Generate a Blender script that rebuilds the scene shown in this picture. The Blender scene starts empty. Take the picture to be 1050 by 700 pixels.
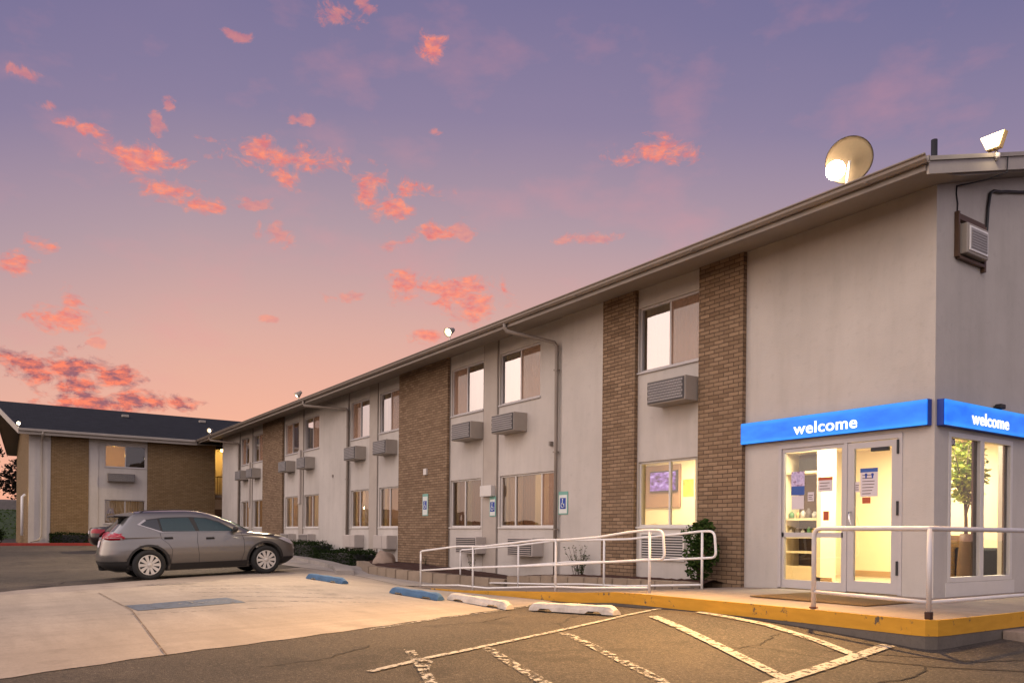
import bpy, bmesh, math, random
import numpy as np
from mathutils import Vector, Matrix
random.seed(7); rng = np.random.default_rng(7)
R = math.radians
scene = bpy.context.scene
C = scene.collection
# ------------------------------------------------------------------ scene settings
scene.render.engine = 'CYCLES'
scene.view_settings.view_transform = 'Standard'
scene.view_settings.look = 'None'
scene.view_settings.gamma = 1.0
scene.view_settings.use_curve_mapping = False
scene.view_settings.exposure = 0.08
scene.cycles.max_bounces = 7
scene.cycles.diffuse_bounces = 3
scene.cycles.glossy_bounces = 3
scene.cycles.transparent_max_bounces = 12
scene.cycles.transmission_bounces = 4
scene.cycles.sample_clamp_indirect = 4.0
scene.cycles.caustics_reflective = False
scene.cycles.caustics_refractive = False
# ------------------------------------------------------------------ camera
YAW = R(34.26); RHO = R(.555); FPX = 813.0
VD = Vector((-math.cos(YAW), math.sin(YAW), 0)); VR = Vector((math.sin(YAW), math.cos(YAW), 0)); VU = Vector((0, 0, 1))
CAM = Vector((5.62, -10.69, .816))
cd = bpy.data.cameras.new('camera'); cam = bpy.data.objects.new('camera', cd); C.objects.link(cam); scene.camera = cam
cd.sensor_width = 36; cd.sensor_fit = 'HORIZONTAL'; cd.lens = 36*FPX/1050; cd.shift_y = 196.6/1050; cd.clip_start = .1; cd.clip_end = 3000
X = VR*math.cos(RHO)+VU*math.sin(RHO); Y = -VR*math.sin(RHO)+VU*math.cos(RHO); Z = -VD
M = Matrix((X, Y, Z)).transposed().to_4x4(); M.translation = CAM; cam.matrix_world = M
# ------------------------------------------------------------------ node helpers
def nt(mat):
    mat.use_nodes = True; t = mat.node_tree; t.nodes.clear(); return t
class N:
    """tiny node builder"""
    def __init__(s, t): s.t = t
    def n(s, typ, **kw):
        x = s.t.nodes.new(typ)
        for k, v in kw.items():
            if k.startswith('i_'):
                x.inputs[k[2:].replace('_', ' ')].default_value = v
            else: setattr(x, k, v)
        return x
    def l(s, a, b): s.t.links.new(a, b)
    def math(s, op, a, b=None, c=None, clamp=False):
        x = s.t.nodes.new('ShaderNodeMath'); x.operation = op; x.use_clamp = clamp
        for i, v in enumerate((a, b, c)):
            if v is None: continue
            if isinstance(v, (int, float)): x.inputs[i].default_value = v
            else: s.l(v, x.inputs[i])
        return x.outputs[0]
    def vmath(s, op, a, b=None):
        x = s.t.nodes.new('ShaderNodeVectorMath'); x.operation = op
        for i, v in enumerate((a, b)):
            if v is None: continue
            if isinstance(v, (tuple, list, Vector)): x.inputs[i].default_value = tuple(v)
            else: s.l(v, x.inputs[i])
        return x.outputs['Value'] if op in ('LENGTH', 'DOT_PRODUCT') else x.outputs[0]
    def mix(s, f, a, b, blend='MIX'):
        x = s.t.nodes.new('ShaderNodeMix'); x.data_type = 'RGBA'; x.blend_type = blend
        for k, v in ((0, f), (6, a), (7, b)):
            if isinstance(v, (int, float)): x.inputs[k].default_value = v
            elif isinstance(v, (tuple, list)): x.inputs[k].default_value = tuple(v)+((1,) if len(v) == 3 else ())
            else: s.l(v, x.inputs[k])
        return x.outputs[2]
    def ramp(s, f, stops, interp='LINEAR'):
        x = s.t.nodes.new('ShaderNodeValToRGB'); x.color_ramp.interpolation = interp
        e = x.color_ramp.elements
        while len(e) < len(stops): e.new(.5)
        for q, (p, c) in zip(e, stops): q.position = p; q.color = tuple(c)+((1,) if len(c) == 3 else ())
        s.l(f, x.inputs[0]); return x.outputs[0]
    def noise(s, vec, scale, detail=5, rough=.55, dist=0):
        x = s.n('ShaderNodeTexNoise', i_Scale=scale, i_Detail=detail, i_Roughness=rough, i_Distortion=dist)
        if vec is not None: s.l(vec, x.inputs['Vector'])
        return x.outputs['Fac']
    def pos(s): return s.n('ShaderNodeNewGeometry').outputs['Position']
    def obj(s): return s.n('ShaderNodeTexCoord').outputs['Object']
    def scale(s, vec, sc): return s.vmath('MULTIPLY', vec, sc)
    def out(s, sh):
        o = s.n('ShaderNodeOutputMaterial'); s.l(sh, o.inputs[0]); return o
    def bsdf(s, col, rough=.6, metal=0, spec=.5, bump=None, bstr=.3, bdist=.01, **kw):
        b = s.n('ShaderNodeBsdfPrincipled')
        for k, v in (('Base Color', col), ('Roughness', rough), ('Metallic', metal), ('Specular IOR Level', spec)):
            if isinstance(v, (int, float)): b.inputs[k].default_value = v
            elif isinstance(v, (tuple, list)): b.inputs[k].default_value = tuple(v)+(1,)
            else: s.l(v, b.inputs[k])
        for k, v in kw.items(): b.inputs[k.replace('_', ' ')].default_value = v
        if bump is not None:
            bp = s.n('ShaderNodeBump', i_Strength=bstr, i_Distance=bdist); s.l(bump, bp.inputs['Height']); s.l(bp.outputs[0], b.inputs['Normal'])
        return b.outputs[0]
def newmat(name):
    m = bpy.data.materials.new(name); return m, N(nt(m))
def simple(name, col, rough=.6, metal=0, var=.12, scale=3., bump=.0, bscale=60, spec=.4, **kw):
    m, n = newmat(name); p = n.obj()
    f = n.noise(p, scale, 6); f2 = n.noise(p, scale*9, 4)
    c = n.mix(n.math('MULTIPLY', f, 1.0), tuple(max(0, x*(1-var*1.6)) for x in col), tuple(min(1, x*(1+var*1.6)) for x in col))
    c = n.mix(n.math('MULTIPLY', f2, var*1.5), c, tuple(x*.55 for x in col))
    rr = n.math('ADD', rough-.06, n.math('MULTIPLY', f2, .12))
    bm = n.noise(p, bscale, 3) if bump else None
    n.out(n.bsdf(c, rr, metal, spec, bm, bump, .004, **kw)); return m
def emis(name, col, s):
    m, n = newmat(name); e = n.n('ShaderNodeEmission', i_Color=tuple(col)+(1,), i_Strength=s); n.out(e.outputs[0]); return m
MAT = {}
def stucco(name, col):
    m, n = newmat(name); p = n.pos()
    big = n.noise(p, .55, 6, .6); mid = n.noise(n.scale(p, (2.2, 2.2, .35)), 1.6, 5, .6); fine = n.noise(p, 70, 3)
    c = n.mix(n.ramp(big, [(.3, (0, 0, 0)), (.75, (1, 1, 1))]), tuple(x*.84 for x in col), tuple(x*1.07 for x in col))
    c = n.mix(n.math('MULTIPLY', n.ramp(mid, [(.46, (0, 0, 0)), (.72, (1, 1, 1))]), .22), c, tuple(x*.6 for x in (col[0], col[1]*.97, col[2]*.92)))
    gr = n.noise(p, 9, 5)
    c = n.mix(n.math('MULTIPLY', n.ramp(gr, [(.58, (0, 0, 0)), (.75, (1, 1, 1))]), .22), c, tuple(x*.55 for x in col))
    h = n.math('ADD', fine, n.math('MULTIPLY', n.noise(p, 14, 3), .8))
    n.out(n.bsdf(c, .88, 0, .2, h, .55, .006)); return m
def brick(name, c1, c2, mortar, row=.072, width=.215):
    m, n = newmat(name); p = n.pos(); sx = n.n('ShaderNodeSeparateXYZ'); n.l(p, sx.inputs[0])
    cx = n.n('ShaderNodeCombineXYZ'); n.l(n.math('ADD', sx.outputs[0], sx.outputs[1]), cx.inputs[0]); n.l(sx.outputs[2], cx.inputs[1])
    v = cx.outputs[0]
    wob = n.n('ShaderNodeTexNoise', i_Scale=7., i_Detail=3.); n.l(p, wob.inputs['Vector'])
    v2 = n.vmath('ADD', v, n.vmath('MULTIPLY', n.vmath('SUBTRACT', wob.outputs['Color'], (.5, .5, .5)), (.012, .012, 0)))
    b = n.n('ShaderNodeTexBrick', offset=.5, i_Scale=1., i_Mortar_Size=.0075, i_Mortar_Smooth=.25, i_Bias=0., i_Brick_Width=width, i_Row_Height=row)
    b.inputs['Color1'].default_value = c1+(1,); b.inputs['Color2'].default_value = c2+(1,); b.inputs['Mortar'].default_value = mortar+(1,)
    n.l(v2, b.inputs['Vector'])
    f = n.noise(p, 22, 4); g = n.noise(p, .9, 5)
    c = n.mix(n.math('MULTIPLY', f, .5), b.outputs['Color'], tuple(x*.5 for x in c1))
    c = n.mix(n.math('MULTIPLY', n.ramp(g, [(.45, (0, 0, 0)), (.7, (1, 1, 1))]), .35), c, tuple(x*.62 for x in c2))
    h = n.math('SUBTRACT', n.math('MULTIPLY', n.noise(p, 45, 3), .5), n.math('MULTIPLY', b.outputs['Fac'], 2.2))
    n.out(n.bsdf(c, .9, 0, .2, h, .9, .012)); return m
def glassmat(name, tint=(1, 1, 1), refl=.1, rough=.0, dens=0.0):
    m, n = newmat(name)
    fr = n.n('ShaderNodeFresnel', i_IOR=1.52)
    f = n.math('ADD', n.math('MULTIPLY', fr.outputs[0], 1.5), refl, clamp=True)
    g = n.n('ShaderNodeBsdfGlossy', i_Color=(1, 1, 1, 1), i_Roughness=rough); t = n.n('ShaderNodeBsdfTransparent', i_Color=tuple(tint)+(1,))
    bp = n.n('ShaderNodeBump', i_Strength=.12, i_Distance=.02); n.l(n.noise(n.pos(), 1.3, 2), bp.inputs['Height']); n.l(bp.outputs[0], g.inputs['Normal'])
    mx = n.n('ShaderNodeMixShader'); n.l(f, mx.inputs[0]); n.l(t.outputs[0], mx.inputs[1]); n.l(g.outputs[0], mx.inputs[2]); n.out(mx.outputs[0]); return m
def fabric(name, col, trans=.5):
    m, n = newmat(name); p = n.pos()
    c = n.mix(n.noise(n.scale(p, (6, 6, .5)), 3, 4), tuple(x*.8 for x in col), col)
    d = n.n('ShaderNodeBsdfDiffuse'); t = n.n('ShaderNodeBsdfTranslucent'); n.l(c, d.inputs[0]); n.l(c, t.inputs[0])
    mx = n.n('ShaderNodeMixShader', ); mx.inputs[0].default_value = trans; n.l(d.outputs[0], mx.inputs[1]); n.l(t.outputs[0], mx.inputs[2]); n.out(mx.outputs[0]); return m
# ------------------------------------------------------------------ materials
MAT['stucco'] = stucco('stucco', (.52, .48, .435))
MAT['stucco_end'] = stucco('stucco_end', (.43, .385, .35))
MAT['brick'] = brick('tan_brick', (.22, .145, .088), (.36, .25, .158), (.09, .062, .045))
MAT['brick2'] = brick('tan_brick_wing', (.25, .165, .08), (.33, .225, .12), (.11, .075, .045))
MAT['trim'] = simple('painted_trim', (.40, .35, .30), .6, var=.1)
MAT['darktrim'] = simple('seam_trim', (.21, .18, .155), .7)
MAT['gutter'] = simple('gutter_paint', (.24, .20, .165), .45, var=.15, scale=1.5)
MAT['fascia'] = simple('fascia_paint', (.36, .32, .27), .55, var=.12, scale=2)
MAT['soffit'] = simple('soffit_paint', (.27, .235, .20), .8, var=.12, scale=1.5)
MAT['alu'] = simple('aluminium_frame', (.46, .43, .42), .4, var=.05, metal=.0)
MAT['whiteframe'] = simple('white_frame', (.60, .57, .53), .45, var=.06)
MAT['acdark'] = simple('grille_recess', (.07, .065, .065), .7)
MAT['acmetal'] = simple('grille_metal', (.33, .31, .30), .55, var=.12)
MAT['acbody'] = simple('sleeve_metal', (.34, .30, .26), .55, var=.12)
MAT['acwhite'] = simple('cover_plastic', (.45, .40, .36), .5, var=.08)
MAT['black'] = simple('black_paint', (.02, .02, .022), .5)
MAT['rubber'] = simple('black_rubber', (.018, .018, .018), .8)
MAT['white'] = simple('rail_white', (.78, .76, .73), .38, var=.08, scale=6)
MAT['railgrey'] = simple('rail_grey_white', (.62, .58, .56), .4, var=.1, scale=6)
MAT['glass'] = glassmat('window_glass', (.92, .9, .86), .40)
MAT['glasslow'] = glassmat('ground_window_glass', (.85, .80, .72), .01)
MAT['doorglass'] = glassmat('door_glass', (.97, .97, .95), .015)
MAT['curtain'] = fabric('white_curtain', (.56, .45, .34), .35)
MAT['curtaincream'] = fabric('cream_curtain', (.62, .44, .30), .5)
MAT['curtaintan'] = fabric('tan_curtain', (.42, .25, .15), .5)
MAT['roomwall'] = simple('room_wall', (.60, .50, .36), .9, var=.05)
MAT['lobbywall'] = simple('lobby_wall', (.78, .66, .42), .9, var=.03)
MAT['floortile'] = simple('floor_tile', (.45, .33, .2), .5, var=.1)
MAT['baseboard'] = simple('baseboard_wood', (.42, .27, .13), .6)
MAT['wood'] = simple('dark_wood', (.10, .055, .03), .5, var=.3)
MAT['darkroom'] = simple('dark_interior', (.05, .035, .025), .9)
MAT['mulch'] = simple('mulch_bark', (.06, .025, .016), .95, var=.5, scale=12, bump=1., bscale=40)
MAT['planterblock'] = simple('retaining_block', (.30, .235, .17), .9, var=.2, scale=4, bump=.7, bscale=50)
MAT['rock'] = simple('boulder_rock', (.33, .25, .19), .9, var=.3, scale=5, bump=.8, bscale=18)
MAT['paper'] = simple('white_paper', (.62, .56, .58), .8, var=.03)
MAT['bluepaper'] = simple('blue_print', (.04, .10, .35), .6)
MAT['redsign'] = simple('red_print', (.45, .10, .04), .6)
MAT['signwhite'] = simple('sign_white', (.62, .66, .62), .5, var=.05)
MAT['signblue'] = simple('sign_blue', (.015, .05, .30), .5, var=.05)
MAT['signgreen'] = simple('sign_green', (.16, .36, .30), .5, var=.05)
MAT['roofing'] = simple('shingle_roof', (.10, .08, .07), .95, var=.3, scale=6, bump=.6, bscale=25)
MAT['bulb'] = emis('lit_bulb', (1, .84, .58), 90)
MAT['bulbsmall'] = emis('lit_bulb_small', (1, .82, .55), 22)
MAT['ceillight'] = emis('ceiling_light_panel', (1, .9, .68), 5)
MAT['chrome'] = simple('chrome', (.7, .7, .7), .15, metal=1., var=.02)
def shingles(name, col):
    m, n = newmat(name); p = n.pos(); sx = n.n('ShaderNodeSeparateXYZ'); n.l(p, sx.inputs[0])
    cx = n.n('ShaderNodeCombineXYZ'); n.l(sx.outputs[1], cx.inputs[0]); n.l(sx.outputs[0], cx.inputs[1])
    b = n.n('ShaderNodeTexBrick', i_Scale=1., i_Mortar_Size=.008, i_Brick_Width=.3, i_Row_Height=.14)
    b.inputs['Color1'].default_value = tuple(col)+(1,); b.inputs['Color2'].default_value = tuple(x*1.5 for x in col)+(1,); b.inputs['Mortar'].default_value = tuple(x*.5 for x in col)+(1,)
    n.l(cx.outputs[0], b.inputs['Vector'])
    c = n.mix(n.math('MULTIPLY', n.noise(p, 2, 5), .5), b.outputs['Color'], tuple(x*.7 for x in col))
    n.out(n.bsdf(c, .95, 0, .15, n.noise(p, 30, 3), .6, .01)); return m
MAT['slate'] = shingles('slate_shingles', (.022, .024, .028))
# asphalt
def asphalt():
    m, n = newmat('asphalt'); p = n.pos()
    big = n.noise(p, .35, 6, .6); st = n.noise(n.scale(p, (.5, 1.3, 1)), 1.1, 6, .65); fine = n.noise(p, 120, 3); mid = n.noise(p, 8, 5, .7)
    c = n.mix(n.ramp(big, [(.3, (0, 0, 0)), (.72, (1, 1, 1))]), (.033, .028, .023), (.105, .084, .065))
    c = n.mix(n.math('MULTIPLY', n.ramp(st, [(.42, (0, 0, 0)), (.7, (1, 1, 1))]), .55), c, (.045, .038, .034))
    c = n.mix(n.math('MULTIPLY', n.ramp(mid, [(.55, (0, 0, 0)), (.75, (1, 1, 1))]), .35), c, (.16, .13, .105))
    vo = n.n('ShaderNodeTexVoronoi', i_Scale=90.); n.l(p, vo.inputs['Vector'])
    c = n.mix(n.math('MULTIPLY', n.ramp(vo.outputs['Distance'], [(.0, (1, 1, 1)), (.35, (0, 0, 0))]), .35), c, (.2, .17, .14))
    # cracks
    wv = n.n('ShaderNodeTexNoise', i_Scale=1.2, i_Detail=4.); n.l(p, wv.inputs['Vector'])
    pv = n.vmath('ADD', p, n.vmath('MULTIPLY', n.vmath('SUBTRACT', wv.outputs['Color'], (.5, .5, .5)), (.9, .9, 0)))
    cr = n.n('ShaderNodeTexVoronoi', feature='DISTANCE_TO_EDGE', i_Scale=.42); n.l(pv, cr.inputs['Vector'])
    msk = n.ramp(cr.outputs['Distance'], [(.0, (1, 1, 1)), (.007, (1, 1, 1)), (.014, (0, 0, 0))])
    gate = n.ramp(n.noise(p, .25, 2), [(.48, (0, 0, 0)), (.56, (1, 1, 1))])
    crk = n.math('MULTIPLY', n.math('MULTIPLY', msk, gate), .8)
    c = n.mix(crk, c, (.018, .014, .012))
    md2 = n.noise(p, 22, 6, .8)
    c = n.mix(n.math('MULTIPLY', n.ramp(md2, [(.38, (1, 1, 1)), (.55, (0, 0, 0))]), .6), c, (.022, .019, .016)); c = n.mix(n.math('MULTIPLY', n.ramp(n.noise(p, 38, 5, .8), [(.52, (0, 0, 0)), (.66, (1, 1, 1))]), .55), c, (.24, .20, .16))
    c = n.mix(n.math('MULTIPLY', n.ramp(n.noise(p, 1.1, 3), [(.60, (0, 0, 0)), (.66, (1, 1, 1))]), .45), c, (.028, .023, .02))
    h = n.math('SUBTRACT', n.math('ADD', fine, n.math('MULTIPLY', vo.outputs['Distance'], 1.2)), crk)
    n.out(n.bsdf(c, .85, 0, .3, h, .8, .008)); return m
MAT['asphalt'] = asphalt()
def concrete(name, col, joint=None):
    m, n = newmat(name); p = n.pos()
    big = n.noise(p, .4, 6, .6); st = n.noise(n.scale(p, (.35, 2.2, 1)), .9, 6, .65); fine = n.noise(p, 90, 3); sp = n.noise(p, 5, 6, .7)
    c = n.mix(n.ramp(big, [(.3, (0, 0, 0)), (.7, (1, 1, 1))]), tuple(x*.82 for x in col), tuple(x*1.1 for x in col))
    c = n.mix(n.math('MULTIPLY', n.ramp(st, [(.42, (0, 0, 0)), (.66, (1, 1, 1))]), .55), c, tuple(x*.60 for x in col))
    c = n.mix(n.math('MULTIPLY', n.ramp(sp, [(.54, (0, 0, 0)), (.7, (1, 1, 1))]), .45), c, tuple(x*.55 for x in col)); c = n.mix(n.math('MULTIPLY', n.noise(p, 55, 3), .45), c, tuple(x*.6 for x in col))
    c = n.mix(n.math('MULTIPLY', n.ramp(n.noise(n.scale(p, (2.4, .22, 1)), 1.5, 6, .7), [(.48, (0, 0, 0)), (.68, (1, 1, 1))]), .42), c, tuple(x*.55 for x in col))
    c = n.mix(n.math('MULTIPLY', n.ramp(n.noise(p, 1.7, 3, .5), [(.62, (0, 0, 0)), (.72, (1, 1, 1))]), .32), c, tuple(x*.4 for x in col)); c = n.mix(n.math('MULTIPLY', n.ramp(n.noise(p, 26, 5, .75), [(.36, (1, 1, 1)), (.5, (0, 0, 0))]), .35), c, tuple(x*.5 for x in col))
    n.out(n.bsdf(c, .85, 0, .25, n.math('ADD', fine, sp), .4, .005)); return m
MAT['concrete'] = concrete('concrete', (.385, .33, .28))
MAT['slab'] = concrete('slab_concrete', (.34, .27, .215))
MAT['rake'] = simple('rake_paint', (.42, .38, .33), .55, var=.12, scale=2)
MAT['crack'] = simple('dark_crack', (.02, .016, .013), 1.)  # plain dark colour of the asphalt cracks
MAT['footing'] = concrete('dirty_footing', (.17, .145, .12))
MAT['kerb'] = concrete('kerb_concrete', (.40, .36, .32))
def paint(name, col, cover=.5, rough=.7, under=(.1, .08, .07), scale=7.):
    """worn paint: shows holes where it has flaked away"""
    m, n = newmat(name); p = n.pos()
    a = n.noise(p, scale, 8, .72); f = n.ramp(a, [(cover-.035, (0, 0, 0)), (cover+.035, (1, 1, 1))])
    c = n.mix(n.noise(p, 3, 5), tuple(x*.75 for x in col), col)
    b = n.bsdf(c, rough, 0, .3)
    t = n.n('ShaderNodeBsdfTransparent'); mx = n.n('ShaderNodeMixShader'); n.l(f, mx.inputs[0]); n.l(b, mx.inputs[1]); n.l(t.outputs[0], mx.inputs[2]); n.out(mx.outputs[0]); return m
MAT['paint'] = paint('parking_paint', (.36, .335, .30), .55, scale=15.)
MAT['paintworn'] = paint('worn_parking_paint', (.38, .355, .32), .475, scale=15.)
MAT['paintblue'] = paint('blue_pavement_paint', (.09, .12, .17), .60)
MAT['paintfaint'] = paint('faint_blue_paint', (.24, .22, .21), .47, scale=16.)
MAT['painttar'] = paint('joint_filler', (.13, .085, .06), .56)
def yellow():
    m, n = newmat('yellow_kerb_paint'); p = n.pos()
    a = n.noise(p, 5.5, 8, .7); f = n.ramp(a, [(.60, (0, 0, 0)), (.64, (1, 1, 1))])
    c = n.mix(n.noise(n.scale(p, (2, 2, 9)), 2, 5), (.44, .21, .012), (.66, .34, .03))
    c = n.mix(f, c, (.10, .075, .05))
    n.out(n.bsdf(c, .6, 0, .35, a, .4, .01)); return m
MAT['yellow'] = yellow()
MAT['stopwhite'] = simple('stop_white', (.60, .54, .46), .85, var=.32, scale=7, bump=.7)
MAT['stopblue'] = simple('stop_blue', (.06, .14, .25), .7, var=.25, scale=6, bump=.5)
MAT['redkerb'] = simple('red_kerb_paint', (.30, .035, .025), .7, var=.2)
def leaf(name, c1, c2):
    m, n = newmat(name); oi = n.n('ShaderNodeNewGeometry'); r = oi.outputs['Random Per Island']
    c = n.mix(r, c1, c2)
    d = n.n('ShaderNodeBsdfDiffuse'); t = n.n('ShaderNodeBsdfTranslucent'); n.l(c, d.inputs[0]); n.l(c, t.inputs[0])
    mx = n.n('ShaderNodeMixShader'); mx.inputs[0].default_value = .25; n.l(d.outputs[0], mx.inputs[1]); n.l(t.outputs[0], mx.inputs[2]); n.out(mx.outputs[0]); return m
MAT['leafdark'] = leaf('hedge_leaf', (.010, .018, .008), (.035, .055, .018))
MAT['leafbush'] = leaf('bush_leaf', (.02, .045, .012), (.07, .11, .03))
MAT['leafbright'] = leaf('indoor_leaf', (.06, .13, .02), (.34, .36, .06))
MAT['leaftree'] = leaf('tree_leaf', (.012, .012, .010), (.035, .028, .022))
MAT['bark'] = simple('bark', (.07, .05, .035), .9, var=.3, scale=10, bump=.5)
MAT['grass'] = leaf('grass_blade', (.03, .06, .012), (.09, .14, .03))
MAT['turf'] = simple('turf_soil', (.035, .06, .018), .95, var=.3, scale=2)
# ------------------------------------------------------------------ mesh helper
class MB:
    def __init__(s): s.v = []; s.f = []; s.m = []; s.sm = []
    def face(s, idx, m=0, sm=False): s.f.append(tuple(idx)); s.m.append(m); s.sm.append(sm)
    def quad(s, a, b, c, d, m=0, sm=False):
        k = len(s.v); s.v += [tuple(a), tuple(b), tuple(c), tuple(d)]; s.face((k, k+1, k+2, k+3), m, sm); return s
    def box(s, x0, x1, y0, y1, z0, z1, m=0, b=0):
        if x0 > x1: x0, x1 = x1, x0
        if y0 > y1: y0, y1 = y1, y0
        if z0 > z1: z0, z1 = z1, z0
        if b > 0:
            bm = bmesh.new(); bmesh.ops.create_cube(bm, size=1)
            for v in bm.verts: v.co = ((x0+x1)/2+v.co.x*(x1-x0), (y0+y1)/2+v.co.y*(y1-y0), (z0+z1)/2+v.co.z*(z1-z0))
            bmesh.ops.bevel(bm, geom=bm.edges[:], offset=b, segments=2, affect='EDGES', profile=.5)
            s.bm(bm, m); return s
        k = len(s.v)
        s.v += [(x, y, z) for z in (z0, z1) for y in (y0, y1) for x in (x0, x1)]
        for q in ((0, 2, 3, 1), (4, 5, 7, 6), (0, 1, 5, 4), (2, 6, 7, 3), (0, 4, 6, 2), (1, 3, 7, 5)): s.face([k+i for i in q], m)
        return s
    def bm(s, bm, m=0, sm=False):
        k = len(s.v); bm.verts.index_update()
        s.v += [tuple(v.co) for v in bm.verts]
        for f in bm.faces: s.face([k+v.index for v in f.verts], m, sm)
        bm.free(); return s
    def prism(s, pts, fn, a, b, m=0):
        """polygon pts (2-D) extruded between parameters a and b: fn(u,v,t)->xyz"""
        k = len(s.v); n = len(pts)
        s.v += [tuple(fn(u, v, a)) for u, v in pts]+[tuple(fn(u, v, b)) for u, v in pts]
        s.face([k+i for i in range(n)][::-1], m); s.face([k+n+i for i in range(n)], m)
        for i in range(n): j = (i+1) % n; s.face((k+i, k+j, k+n+j, k+n+i), m)
        return s
    def tube(s, pts, r, m=0, seg=10, cap=True):
        pts = [Vector(p) for p in pts]; rings = []
        for i, p in enumerate(pts):
            a = pts[max(0, i-1)]; b = pts[min(len(pts)-1, i+1)]; t = (b-a).normalized()
            if i == 0 or prevn is None:
                ref = Vector((0, 0, 1)) if abs(t.z) < .9 else Vector((1, 0, 0)); prevn = t.cross(ref).normalized()
            nn = (prevn-t*prevn.dot(t)).normalized(); prevn = nn; bb = t.cross(nn)
            rr = r[i] if isinstance(r, (list, tuple)) else r
            if 0 < i < len(pts)-1:
                c = (pts[i]-pts[i-1]).normalized().dot(t); rr = rr/max(.7, c) if not isinstance(r, (list, tuple)) else rr
            k = len(s.v); rings.append(k)
            for j in range(seg):
                an = 2*math.pi*j/seg; s.v.append(tuple(p+nn*rr*math.cos(an)+bb*rr*math.sin(an)))
        for a, b in zip(rings, rings[1:]):
            for j in range(seg): j2 = (j+1) % seg; s.face((a+j, a+j2, b+j2, b+j), m, True)
        if cap: s.face([rings[0]+j for j in range(seg)][::-1], m); s.face([rings[-1]+j for j in range(seg)], m)
        return s
    def lathe(s, prof, O, ax, m=0, seg=32, sm=True, capa=False, capb=False):
        """prof: (radius, height along ax)"""
        O = Vector(O); ax = Vector(ax).normalized(); ref = Vector((0, 0, 1)) if abs(ax.z) < .9 else Vector((1, 0, 0))
        u = ax.cross(ref).normalized(); w = ax.cross(u); rings = []
        for r, h in prof:
            k = len(s.v); rings.append(k)
            for j in range(seg): an = 2*math.pi*j/seg; s.v.append(tuple(O+ax*h+(u*math.cos(an)+w*math.sin(an))*r))
        for a, b in zip(rings, rings[1:]):
            for j in range(seg): j2 = (j+1) % seg; s.face((a+j, a+j2, b+j2, b+j), m, sm)
        if capa: s.face([rings[0]+j for j in range(seg)][::-1], m)
        if capb: s.face([rings[-1]+j for j in range(seg)], m)
        return s
    def build(s, name, mats, parent=None, world=True, smooth=False, fix=True):
        me = bpy.data.meshes.new(name)
        off = (0, 0, 0)
        if parent is not None and world:
            o = Vector((0, 0, 0)); q = parent
            while q is not None: o += q.location; q = q.parent
            off = tuple(o)
        me.from_pydata([(a-off[0], b-off[1], c-off[2]) for a, b, c in s.v], [], s.f)
        if not isinstance(mats, (list, tuple)): mats = [mats]
        for mm in mats: me.materials.append(mm)
        me.polygons.foreach_set('material_index', s.m)
        me.polygons.foreach_set('use_smooth', [smooth or x for x in s.sm])
        if fix:
            bm = bmesh.new(); bm.from_mesh(me); bmesh.ops.recalc_face_normals(bm, faces=bm.faces[:]); bm.to_mesh(me); bm.free()
        me.update()
        ob = bpy.data.objects.new(name, me); C.objects.link(ob)
        if parent is not None: ob.parent = parent
        return ob
def tag(o, label=None, cat=None, group=None, kind=None):
    if label: o['label'] = label
    if cat: o['category'] = cat
    if group: o['group'] = group
    if kind: o['kind'] = kind
    return o
def thing(name, loc, label, cat, group=None, rz=0):
    o = bpy.data.objects.new(name, None); C.objects.link(o); o.location = loc; o.rotation_euler = (0, 0, rz); o.empty_display_size = .3
    return tag(o, label, cat, group)
def copy_tree(o, parent=None):
    c = o.copy(); C.objects.link(c)
    if parent is not None: c.parent = parent
    for ch in list(o.children): copy_tree(ch, c)
    return c
def lamp(name, typ, loc, energy, col, size=.1, aim=None, spot=None, blend=.5):
    ld = bpy.data.lights.new(name, typ); ld.energy = energy; ld.color = col
    if typ == 'AREA': ld.size = size
    elif typ in ('POINT', 'SPOT'): ld.shadow_soft_size = size
    if typ == 'SPOT': ld.spot_size = R(spot or 90); ld.spot_blend = blend
    o = bpy.data.objects.new(name, ld); C.objects.link(o); o.location = loc
    if aim is not None: o.rotation_euler = (Vector(aim)-Vector(loc)).to_track_quat('-Z', 'Y').to_euler()
    return o
# ------------------------------------------------------------------ ground height (metres), one smooth surface
CP=[(1.55,-2.95,-.30),(1,-2.95,-.25),(0,-2.95,-.20),(-.8,-2.95,-.17),(-1.7,-2.9,-.16),(-2.9,-2.8,-.22),(-4,-2.75,-.28),(-5.5,-2.7,-.31),(-7,-2.7,-.34),(-9,-2.7,-.38),(-10.5,-2.5,-.40),
(-6,-4,-.32),(-4,-3.8,-.34),(-2.1,-3.8,-.25),(-8,-4.3,-.32),(-12,-4.3,-.27),(-10,-4.3,-.27),(-15,-7.16,-.39),(-15,-4.37,-.29),(-14,-2,-.26),(-20,-1.5,-.2),(-30,-1.5,-.05),(-38,-1,.04),(-38,-6,.03),(-37,-12,.0),
(0,-7,-.37),(3,-6,-.40),(4,0,-.35),(-4,-7,-.38),(-10,-9,-.43),(-15,-11,-.46),(6,-12,-.48),(-2,-12,-.48),(-25,-7,-.25),(-25,-14,-.35),(12,-3,-.5),(14,-14,-.6),(-12,-20,-.6),(-38,-22,-.2),(5,8,-.35),(14,10,-.5),(-50,-8,.0),(-50,-25,-.1),(10,-28,-.7)]
_P=np.array(CP)
def _k(r2): return np.where(r2>1e-12, .5*r2*np.log(np.maximum(r2,1e-12)),0)
def _fit():
    n=len(_P); X=_P[:,:2]; r2=((X[:,None]-X[None])**2).sum(-1)
    A=np.zeros((n+3,n+3)); A[:n,:n]=_k(r2)+np.eye(n)*.6
    A[:n,n]=1;A[:n,n+1:]=X;A[n,:n]=1;A[n+1:,:n]=X.T
    b=np.zeros(n+3); b[:n]=_P[:,2]
    return np.linalg.solve(A,b)
_W=_fit()
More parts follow.
